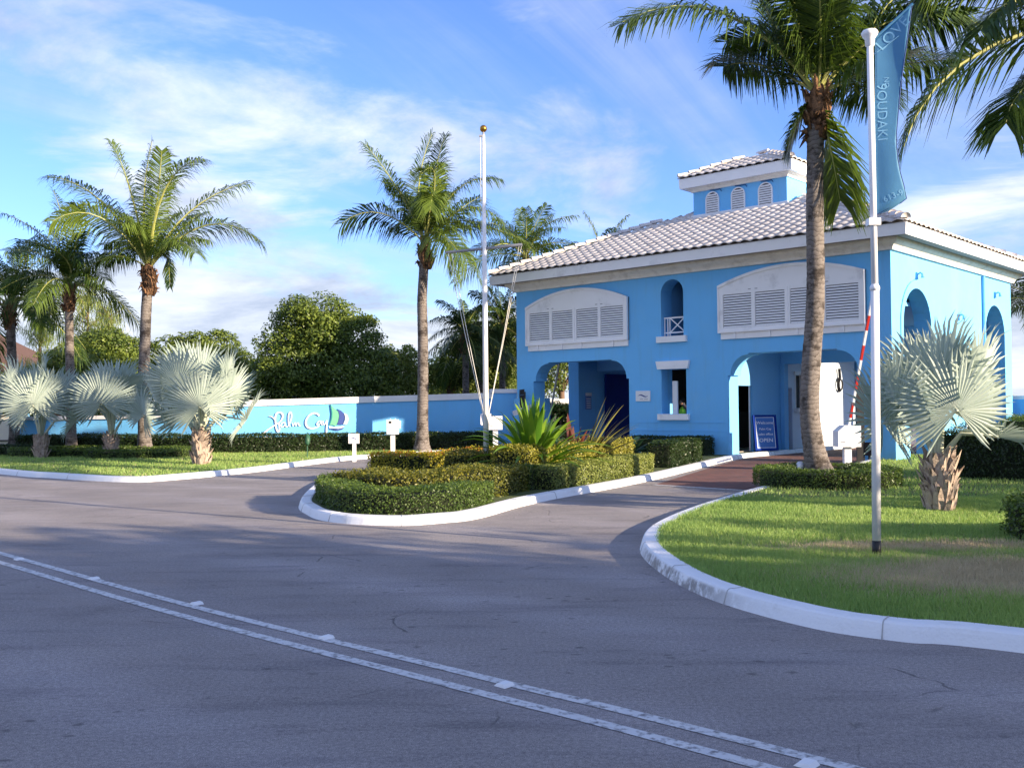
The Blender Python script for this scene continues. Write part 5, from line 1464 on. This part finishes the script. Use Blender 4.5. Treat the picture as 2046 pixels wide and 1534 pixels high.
# ------------------------------------------------------------------ strap-leaved plants on the island
def strap_plant(label, base, n, L, w, mat, seed, name='strap_leaf_plant', el=(15, 85), az=None, tint=.5, arch=.9):
    r = np.random.default_rng(seed)
    root = tag(empty(name, tuple(base)), label, 'plant')
    for i in range(n):
        a = i * 2.399 + r.uniform(-.3, .3) if az is None else r.uniform(*az)
        f = (i + .5) / n
        e = R(el[0] + (el[1] - el[0]) * f)
        l = L * r.uniform(.75, 1.1)
        h = np.array([math.cos(a), math.sin(a), 0]); s = np.array([-math.sin(a), math.cos(a), 0])
        b = MB(); m = 9
        twist = r.normal(0, .3)
        tint_ = []
        for j in range(m + 1):
            t = j / m
            p = h * (l * t * math.cos(e)) + np.array([0, 0, l * t * math.sin(e) - arch * l * t ** 2.3 * (.35 + .4 * math.cos(e))])
            ww = w * (math.sin(math.pi * min(1, .12 + .88 * t) ** .8) * .95 + .08) * r.uniform(.95, 1.05)
            if j == m: ww = .004
            c = math.cos(twist * t); q = math.sin(twist * t)
            sv = s * c + np.array([0, 0, 1]) * q
            b.v += [tuple(p - sv * ww / 2 + np.array([0, 0, .18 * ww])), tuple(p), tuple(p + sv * ww / 2 + np.array([0, 0, .18 * ww]))]
        for j in range(m):
            for q in (0, 1): b.f.append((3 * j + q, 3 * j + q + 1, 3 * j + q + 4, 3 * j + q + 3))
        k = float(np.clip(tint + r.normal(0, .28), 0, 1))
        o = b.build('leaf', mat, root, True)
        at_ = o.data.attributes.new('tint', 'FLOAT', 'FACE'); at_.data.foreach_set('value', [k] * len(b.f))
    return root
q = at(1066, 905, 19.8); q[2] = LZ + .05
strap_plant('large bright green strap leaved plant on the island behind the flagpole', q, 120, 2.2, .14, CRINUM, 131, el=(36, 88), arch=.7)
q = at(1160, 900, 21.6); q[2] = LZ + .1
strap_plant('dark and yellow striped plant leaning right on the island', q, 26, 1.9, .075, CORDY, 132, el=(35, 75), az=(-.7, .6), arch=.3)
q = at(1143, 905, 21.3); q[2] = LZ + .2
strap_plant('copper leaved plant between the strap leaved plants', q, 11, 1.35, .15, COPPER, 133, el=(45, 88), arch=.3)
q = at(1265, 890, 25.5); q[2] = LZ + .3
strap_plant('low dark broad leaved plant before the blue front wall', q, 12, 1.3, .16, leafy('dark_strap', (.012, .04, .02), (.04, .09, .04), .35, .2), 134, el=(5, 45), arch=.5)
# ------------------------------------------------------------------ flagpole, banner, street furniture
fp = G(972, 962, LZ); fY = fp[1]
fl = tag(empty('flagpole', tuple(fp)), 'tall white flagpole with grey crossarm, gold ball and rope halyards', 'flagpole')
rel = lambda p: tuple(np.array(p) - fp)
top = np.array(rel(at(966, 270, fY)))
MB().tube([(0, 0, 0), top * .55, top], [.06, .052, .03], 14).build('mast', STEEL, fl, True)
MB().tube([top, top + (0, 0, .08)], .02, 8).build('finial_stem', GREYARM, fl)
b = MB(); bc = top + (0, 0, .13)
b.lathe([(.075 * math.sin(math.pi * i / 10), -.075 * math.cos(math.pi * i / 10)) for i in range(11)], bc, 14); b.build('gold_ball', GOLD, fl, True)
MB().box(tuple(top + (-.09, -.02, -.04)), tuple(top + (-.02, .02, .0))).build('truck_pulley', GREYARM, fl)
cl, cr_ = np.array(rel(at(890, 503, fY))), np.array(rel(at(1043, 491, fY)))
MB().tube([cl + (0, .12, 0), cr_ + (0, -.12, 0)], [.028, .034], 10).build('crossarm', GREYARM, fl)
cleat = top * ((at(970, 832, fY)[2] - LZ) / top[2])
def rope(p, q, sag=.06): return MB().tube([p, (np.array(p) + q) / 2 + (0, 0, -sag), q], .007, 5).build('halyard', ROPE, fl)
rope(cl + (.05, .12, -.02), cleat + (-.06, 0, .05)); rope(cl + (.12, .12, -.02), cleat + (-.05, -.03, .1), .03)
rope(cr_ + (-.01, -.12, 0), cleat + (.06, 0, .05)); rope(cr_ + (-.06, -.12, 0), cleat + (.05, -.03, .02), .09)
rope(top + (-.07, 0, -.03), top * .66 + (-.06, 0, 0), 0)
MB().box(tuple(cleat + (-.11, -.03, -.18)), tuple(cleat + (-.068, .03, .06))).build('cleat', STEEL, fl)
MB().box(tuple(cleat + (.068, -.03, -.18)), tuple(cleat + (.11, .03, .06))).build('cleat', STEEL, fl)
st = G(893, 932, LZ)
b = MB().lathe([(.0, 0), (.34, 0), (.36, .10), (.27, .19), (.05, .22)], n=9); o = b.build('stone', WHITE, None, True, (st[0], st[1] - 5.2, LZ + .38)); o.rotation_euler = (0, 0, .4); o.scale = (1.3, .7, .6)
tag(o, 'white painted stone lying among the golden island hedges', 'stone')
# banner
bp = G(1752, 1112, LZ); bY = bp[1]
bn = tag(empty('banner_pole', tuple(bp)), 'white banner pole with black foot standing on the lawn', 'pole')
relb = lambda p: np.array(p) - bp
ptop = relb(at(1738, 92, bY))
lowk = relb(at(1748, 580, bY))
MB().tube([(0, 0, -.02), (0, 0, .165)], [.045, .044], 14).build('foot', BLACK, bn, True)
MB().tube([(0, 0, .165), tuple(lowk)], [.044, .042], 14).build('lower_mast', STEEL, bn, True)
MB().tube([tuple(lowk), tuple(ptop)], [.034, .032], 14).build('upper_mast', STEEL, bn, True)
MB().lathe([(.048, 0), (.05, .03), (.036, .06)], tuple(lowk), 14).build('collar', STEEL, bn, True)
kk = relb(at(1743, 445, bY)); MB().box(tuple(kk + (-.05, -.05, -.03)), tuple(kk + (.07, .05, .04))).build('clamp', STEEL, bn)
MB().lathe([(.02, -.12), (.045, -.10), (.05, -.03), (.075, 0), (.085, .03), (.07, .055), (.01, .06)], tuple(ptop + (0, 0, .10)), 14).build('cap', STEEL, bn, True)
# cloth: 2D outline in photo pixels, lying in a vertical plane that swings away from the pole
sw_dir = np.array([math.cos(R(-24)), math.sin(R(-24))])
bo = at(1748, 250, bY)[:2]
def cloth(px, py):
    r_ = ray(px, py); n = np.array([-sw_dir[1], sw_dir[0]])
    k = (bo @ n) / (r_[:2] @ n); p = r_ * k + (0, 0, EYE)
    a = (p[:2] - bo) @ sw_dir
    return a, p[2]
def cloth3(a, z, d=0.0):
    n = np.array([sw_dir[1], -sw_dir[0]])
    rip = .030 * math.sin(7 * a + 2.1 * z) * min(1, abs(a) * 4) + .02 * math.sin(3.1 * z + .6) * min(1, abs(a) * 4)
    q = bo + sw_dir * a + n * (rip + d)
    return (q[0], q[1], z)
left = [(1748 + i * 0, 76 + i * (430 - 76) / 24) for i in range(25)]
rx = np.array([10, 90, 170, 280, 330, 365, 385, 396]); rxx = np.array([1822, 1811, 1799, 1790, 1795, 1804, 1811, 1811])
flg = tag(empty('banner', (0, 0, 0)), 'blue feather banner lettered LOVE hanging from the white banner pole', 'banner')
b = MB(); nr, nc = 30, 12; 
for i in range(nr + 1):
    f = i / nr; yl = 76 + f * (430 - 76); yr = 10 + f * (396 - 10)
    xr = float(np.interp(yr, rx, rxx))
    for j in range(nc + 1):
        h = j / nc
        x = 1748 + (xr - 1748) * h; y = yl + (yr - yl) * h + (6 * math.sin(math.pi * h) if i == nr else 0)
        b.v.append(cloth3(*cloth(x, y)))
for i in range(nr):
    for j in range(nc):
        a = i * (nc + 1) + j; b.f.append((a, a + 1, a + nc + 2, a + nc + 1))
def banner_mat():
    m, nt, p = new_mat('banner_cloth'); N, L = nt.nodes, nt.links
    p.inputs['Roughness'].default_value = .6
    tc = N.new('ShaderNodeTexCoord'); nz = N.new('ShaderNodeTexNoise'); nz.inputs['Scale'].default_value = 3.; L.new(tc.outputs['Object'], nz.inputs[0])
    mx = N.new('ShaderNodeMix'); mx.data_type = 'RGBA'; mx.inputs[6].default_value = (.09, .30, .56, 1); mx.inputs[7].default_value = (.17, .46, .68, 1)
    L.new(nz.outputs[0], mx.inputs[0]); L.new(mx.outputs[2], p.inputs['Base Color'])
    tr = N.new('ShaderNodeBsdfTranslucent'); L.new(mx.outputs[2], tr.inputs[0])
    ms = N.new('ShaderNodeMixShader'); ms.inputs[0].default_value = .45
    L.new(p.outputs[0], ms.inputs[1]); L.new(tr.outputs[0], ms.inputs[2]); L.new(ms.outputs[0], nt.nodes['Material Output'].inputs[0])
    return m
BCLOTH = banner_mat()
o = b.build('cloth', BCLOTH, flg, True)
so = o.modifiers.new('thickness', 'SOLIDIFY'); so.thickness = .004
HEM = plain('banner_hem', (.02, .06, .22, 1), .6)
b = MB(); b.tube([cloth3(*cloth(float(np.interp(y, rx, rxx)), y)) for y in np.linspace(10, 396, 16)] + [cloth3(*cloth(1800, 405)), cloth3(*cloth(1775, 417)), cloth3(*cloth(1748, 431))], .006, 5); b.build('hem', HEM, flg)
b = MB(); b.tube([cloth3(*cloth(1746, 79)), cloth3(*cloth(1824, 9))], .013, 8); b.build('swing_arm', BCLOTH, flg)
b = MB(); b.tube([tuple(bp + ptop + (0, 0, .06)), cloth3(*cloth(1747, 78))], .014, 6); b.build('arm_joint', STEEL, flg)
BTXT = plain('banner_print', (.21, .47, .69, 1), .6, .25, 14)
def cloth_text(body, size, px, py, ang, name='lettering'):
    me = text_mesh(body, size, .0); a0, z0 = cloth(px, py)
    ca, sa = math.cos(R(ang)), math.sin(R(ang))
    for v in me.vertices:
        x, y = v.co.x, v.co.y
        v.co = cloth3(a0 + x * ca - y * sa, z0 + x * sa + y * ca, .008)
    link(name, me, BTXT, flg)
cloth_text('LOVE', .155, 1784, 68, 42); 
b = MB()
q0, q1 = np.array(cloth(1752, 105)), np.array(cloth(1796, 72))
b.tube([cloth3(*(q0 + (q1 - q0) * f), .008) for f in np.linspace(0, 1, 6)], .003, 4); b.build('underline', BTXT, flg)
cloth_text('9OUDAKI', .135, 1762, 225, -90)
cloth_text('NO', .07, 1771, 165, -90)
cloth_text('613-9', .085, 1785, 392, 20)
# small posts left of the island
def post_sign(base, lean):
    e = tag(empty('post_sign', tuple(base)), 'small white post sign with blue wave mark by the golden hedge', 'sign')
    MB().box((-.05, -.05, 0), (.05, .05, .72)).build('post', WHITE, e)
    MB().box((-.165, -.075, .70), (.165, -.052, 1.0)).build('board', WHITE, e)
    wave_mark(MB(), lambda a, c, d: (a, -.076 - d, c), 0, .86, .22, .02).build('wave_mark', NAVY, e)
    MB().box((-.11, -.078, .75), (.11, -.076, .768)).build('lettering', GREYARM, e)
    return e
q = at(708, 905, 30.0); q[2] = 0
zt = at(706, 866, 30.0)[2]
e = post_sign(q, 0); e.location.z = zt - 1.0
kp = at(785, 900, 33.5); kp[2] = LZ
zt = at(784, 838, 33.5)[2]
e = tag(empty('keypad_post', (kp[0], kp[1], 0.0)), 'white entry keypad cabinet on a white post before the sign wall', 'keypad')
MB().box((-.07, -.07, 0), (.07, .07, zt - .50)).build('post', WHITE, e)
MB().box((-.19, -.17, zt - .50), (.19, .17, zt)).build('cabinet', WHITE, e)
MB().box((.192, -.14, zt - .30), (.26, .14, zt - .05)).build('hood', WHITE, e)
b = MB()
for (x, z) in ((.06, .09), (.12, .09), (.07, .20), (.12, .21), (.07, .28), (.11, .36)): b.box((x - .012, -.175, zt - z - .02), (x + .012, -.171, zt - z + .01))
b.build('buttons', GREYARM, e)
MB().box((-.175, -.173, zt - .485), (-.165, -.1705, zt - .015)).build('door_seam', GREYARM, e)
MB().box((-.15, -.175, zt - .27), (-.135, -.171, zt - .22)).build('lock', GREYARM, e)
MB().box((-.12, -.173, zt - .13), (-.02, -.1708, zt - .05)).build('display', GLASS, e)
for x in (-.08, .09): MB().lathe([(.015, 0), (.015, .03), (.004, .035)], (x, 0, zt), 8).build('bolt', STEEL, e)
# garden spotlights
def spot(loc, label, mat, rz):
    e = tag(empty('garden_spotlight', tuple(loc), rz), label, 'light')
    MB().tube([(0, 0, 0), (0, 0, .22)], .02, 6).build('stake', mat, e)
    MB().tube([(0, .06, .26), (0, -.02, .28), (0, -.12, .32)], [.05, .08, .09], 10).build('head', mat, e, True)
    return e
g1 = G(614, 916, LZ)
e = spot(g1, 'green garden light standing before the dark sign wall hedge', plain('green_enamel', (.03, .10, .06, 1), .5), .3); e.scale = (.9, .9, 1.9)
g2 = G(1597, 962, LZ); spot(g2, 'white garden spotlight inside the ring hedge', WHITE, 2.6)
# barriers
def barrier(name, base, label, h0, w, d, hgt, rz, arm=None, mirror=False):
    e = tag(empty(name, tuple(base), rz), label, 'barrier')
    MB().box((-.085, -.085, 0), (.085, .085, h0)).build('post', WHITE, e)
    MB().prism([[(-w / 2, h0), (w / 2, h0), (w / 2, h0 + hgt), (-w / 2 + .16, h0 + hgt), (-w / 2, h0 + hgt - .14)]], lambda a, c, q_: (a, q_, c), -d / 2, d / 2).build('cabinet', WHITE, e)
    MB().box((-w / 2 + .05, -d / 2 - .004, h0 + .10), (-w / 2 + .17, -d / 2 - .001, h0 + .13)).build('badge', GREYARM, e)
    MB().box((-w / 2 + .03, -d / 2 - .003, h0 + .05), (w / 2 - .03, -d / 2 - .001, h0 + .056)).build('seam', GREYARM, e)
    if arm is not None:
        p, q_ = np.array(arm[0]), np.array(arm[1]); n = 9
        for k in range(n):
            a, c = p + (q_ - p) * k / n, p + (q_ - p) * (k + 1) / n
            MB().bar(tuple(a), tuple(c), .05, .075, (0, 1, 0)).build('arm_band', WHITE if k % 2 == 0 else RED, e)
        MB().box(tuple(p + (-.08, -.05, -.12)), tuple(p + (.08, .05, .04))).build('hinge', GREYARM, e)
    return e
bb = at(1693, 938, 24.0); bb[2] = LZ
q1, q2 = at(1694, 862, 24.0) - bb, at(1742, 600, 23.0) - bb
barrier('barrier_gate', bb, 'white lift barrier with raised red and white arm by the brick driveway', at(1690, 892, 24)[2] - LZ, .55, .42, .52, 0, (q1, q2))
bl_ = at(990, 884, 33.5); bl_[2] = 0
barrier('barrier_gate', bl_, 'white lift barrier cabinet without raised arm beside the wall end pier', at(990, 858, 33.5)[2], .48, .4, .46, 0)
# pale raised barrier pole inside the left lane
e = tag(empty('barrier_pole', tuple(B2W(12.4, 2.4))), 'pale leaning barrier pole inside the left drive opening', 'pole')
w0, w1 = at(1098, 835, 37.6), at(1118, 722, 37.6)
L0 = np.array(B2W(12.4, 2.4))
MB().tube([tuple(w0 - L0), tuple((w0 + w1) / 2 - L0), tuple(w1 - L0)], [.035, .04, .04], 8).build('pole', plain('pale_pole', (.62, .55, .42, 1), .6), e)
MB().box(tuple(w0 - L0 + (-.12, -.1, -1.2)), tuple(w0 - L0 + (.12, .1, .1))).build('pedestal', DARK, e)
# wrought iron gate leaves, folded open
def iron_gate(p, q_, h, label):
    p, q_ = np.array(p, float), np.array(q_, float)
    e = tag(empty('iron_gate', tuple(p)), label, 'gate')
    d = (q_ - p)[:2]; L = np.linalg.norm(d); d /= L
    X = lambda a, z: (d[0] * a, d[1] * a, z)
    b = MB()
    for a in (0, L): b.bar(X(a, .05), X(a, h), .07)
    for z in (.12, h * .52, h - .1): b.bar(X(0, z), X(L, z), .045)
    b.build('frame', BLACK, e)
    n = int(L / .13)
    for i in range(1, n):
        a = L * i / n
        MB().bar(X(a, .12), X(a, h + .10), .022).build('picket', BLACK, e)
        cs = [X(a + .045 * math.cos(t), h * .66 + .10 * math.sin(t)) for t in np.linspace(0, 6.283, 10)]
        MB().tube(cs, .009, 4, False).build('scroll', BLACK, e)
    return e
iron_gate(B2W(.70, -.35), B2W(.15, -1.95), 2.05, 'black wrought iron gate leaf folded open by the corner plinth')
iron_gate(WB[:2].tolist() + [0] + np.array([.62, -.2, 0]), WB[:2].tolist() + [0] + np.array([.82, -2.0, 0]), 2.15, 'black wrought iron gate leaf folded open against the wall end pier')
# security camera post by the left pier
sp = at(1046, 880, 35.3); sp[2] = 0
e = tag(empty('camera_post', tuple(sp)), 'white camera housing on a short post before the left gatehouse pier', 'camera')
zc = at(1040, 822, 35.3)[2]
MB().box((-.05, -.05, 0), (.05, .05, zc - .12)).build('post', WHITE, e)
MB().bar((-.36, -.10, zc - .07), (.30, .05, zc + .17), .17, .17).build('housing', WHITE, e)
MB().box((-.12, -.1, zc - .2), (.16, .08, zc - .11)).build('bracket', WHITE, e)
# open sign leaning at the booth wall
sg = B2W(5.02, 2.3); 
ob = tag(empty('welcome_sign', (sg[0], sg[1], .15), AZ - R(90) + R(62)), 'navy framed welcome sign lettered OPEN leaning on the booth wall', 'sign')
ob.rotation_euler = (R(-8), 0, R(14)); ob.scale = (1.15, 1, 1.0)
b = MB().prism([[(-.36, 0), (.36, 0), (.36, 1.16), (-.36, 1.16)], [(-.30, .06), (.30, .06), (.30, 1.10), (-.30, 1.10)]], lambda a, c, q_: (a, q_, c), -.03, .03); b.build('frame', NAVY, ob)
MB().box((-.298, -.012, .062), (.298, .01, 1.098)).build('board', plain('sign_blue', (.03, .13, .42, 1), .5), ob)
b = MB().prism([[(-.285, .09), (.285, .09), (.285, 1.08), (-.285, 1.08)], [(-.275, .10), (.275, .10), (.275, 1.07), (-.275, 1.07)]], lambda a, c, q_: (a, q_, c), -.018, -.0125); b.build('border_line', TRIM, ob)
for body, size, z in (('Welcome', .13, .90), ('Palm Cay', .10, .70), ('sales office', .105, .53), ('OPEN', .165, .33)):
    me = text_mesh(body, size, .001)
    o = link('lettering', me, WHITE, ob, (0, -.0145, z)); o.rotation_euler = (R(90), 0, 0)
# red extinguisher in the doorway
xe = B2W(5.95, 1.6); e = tag(empty('fire_extinguisher', (xe[0], xe[1], .14)), 'red fire extinguisher standing in the open booth doorway', 'extinguisher')
MB().lathe([(.085, 0), (.09, .05), (.09, .62), (.05, .72), (.03, .78)], n=12).build('cylinder', RED, e, True)
MB().tube([(0, 0, .78), (.0, .0, .84), (.07, 0, .86)], .02, 6).build('valve', BLACK, e)
MB().box((-.05, -.095, .36), (.05, -.088, .46)).build('label_patch', WHITE, e)
# black uplight boxes at the wall foot
for i, (s, t, lab) in enumerate(((6.15, -.20, 'small black floodlight at the foot of the blue front wall'), (.55, -.30, 'small black floodlight at the foot of the corner plinth'))):
    w = B2W(s, t)
    e = tag(empty('floodlight', (w[0], w[1], LZ), AZ - R(90)), lab, 'light')
    MB().box((-.12, -.06, .12), (.12, .06, .48)).build('housing', BLACK, e)
    MB().tube([(0, 0, 0), (0, 0, .13)], .03, 6).build('stand', BLACK, e)
cn = B2W(9.6, -1.2)
e = tag(empty('traffic_cone', (cn[0], cn[1], 0)), 'orange traffic cone behind the strap leaved plants', 'cone')
ORG_ = plain('cone_orange', (.75, .10, .02, 1), .5)
MB().box((-.2, -.2, 0), (.2, .2, .04)).build('base', ORG_, e)
MB().lathe([(.15, .04), (.10, .3), (.06, .55), (.03, .72)], n=12).build('body', ORG_, e, True)
MB().lathe([(.112, .27), (.085, .40)], n=12).build('band', WHITE, e, True)
# ------------------------------------------------------------------ attendant in the booth
def person():
    p0 = B2W(7.42, 1.25); 
    root = tag(empty('person', (p0[0], p0[1], .135), AZ - R(90) + R(150)), 'person in lime safety vest over dark shirt standing in the booth, head bowed', 'person')
    V_ = [(0, 0, .93), (0, 0, 1.12), (0, .02, 1.32), (0, .03, 1.43), (0, .05, 1.50), (0, .10, 1.58), (0, .12, 1.66),
          (.09, 0, .88), (.10, .02, .48), (.10, -.02, .07), (.10, .14, .03), (-.09, 0, .88), (-.10, .02, .48), (-.10, -.02, .07), (-.10, .14, .03),
          (.19, .02, 1.38), (.25, .06, 1.10), (.17, .26, 1.02), (.13, .34, 1.02), (-.19, .02, 1.38), (-.25, .06, 1.10), (-.17, .26, 1.02), (-.13, .34, 1.02)]
    E_ = [(0, 1), (1, 2), (2, 3), (3, 4), (4, 5), (5, 6), (0, 7), (7, 8), (8, 9), (9, 10), (0, 11), (11, 12), (12, 13), (13, 14), (3, 15), (15, 16), (16, 17), (17, 18), (3, 19), (19, 20), (20, 21), (21, 22)]
    rad = [.13, .13, .15, .11, .055, .085, .09, .09, .06, .045, .04, .09, .06, .045, .04, .06, .045, .035, .035, .06, .045, .035, .035]
    me = bpy.data.meshes.new('body'); me.from_pydata(V_, E_, [])
    o = link('body', me, plain('dark_shirt', (.04, .04, .06, 1), .8), root)
    sk = o.modifiers.new('skin', 'SKIN')
    for i, v in enumerate(me.skin_vertices[0].data):
        v.radius = (rad[i], rad[i]); v.use_root = i == 0
    ss = o.modifiers.new('sub', 'SUBSURF'); ss.levels = 2; ss.render_levels = 2
    MB().lathe([(.165, 1.02), (.185, 1.2), (.18, 1.34), (.13, 1.44), (.08, 1.47)], (0, .02, 0), 14).build('vest', plain('lime_vest', (.30, .62, .06, 1), .6), root, True)
    b = MB(); b.lathe([(.098 * math.sin(math.pi * i / 10), .105 - .115 * math.cos(math.pi * i / 10)) for i in range(11)], (0, .095, 1.545), 14); b.build('hair', plain('dark_hair', (.015, .012, .01, 1), .6), root, True)
    SK = plain('skin', (.22, .12, .08, 1), .55)
    b = MB(); b.lathe([(.078 * math.sin(math.pi * i / 10), .095 - .10 * math.cos(math.pi * i / 10)) for i in range(11)], (0, .135, 1.505), 14); b.tube([(0, .20, 1.61), (0, .235, 1.575)], [.012, .018], 6); b.build('face', SK, root, True)
    for sx in (-1, 1):
        b = MB(); b.box((sx * .13 - .035, .33, .995), (sx * .13 + .035, .42, 1.025))
        for k in range(4): b.tube([(sx * .13 - .028 + .018 * k, .41, 1.01), (sx * .13 - .028 + .018 * k, .46, 1.005), (sx * .13 - .028 + .018 * k, .48 + .01 * (k in (1, 2)), .985)], .0085, 5)
        b.tube([(sx * .13 - sx * .035, .35, 1.01), (sx * .13 - sx * .065, .39, 1.005), (sx * .13 - sx * .065, .42, 1.0)], .009, 5)
        b.build('hand', SK, root, True)
person()
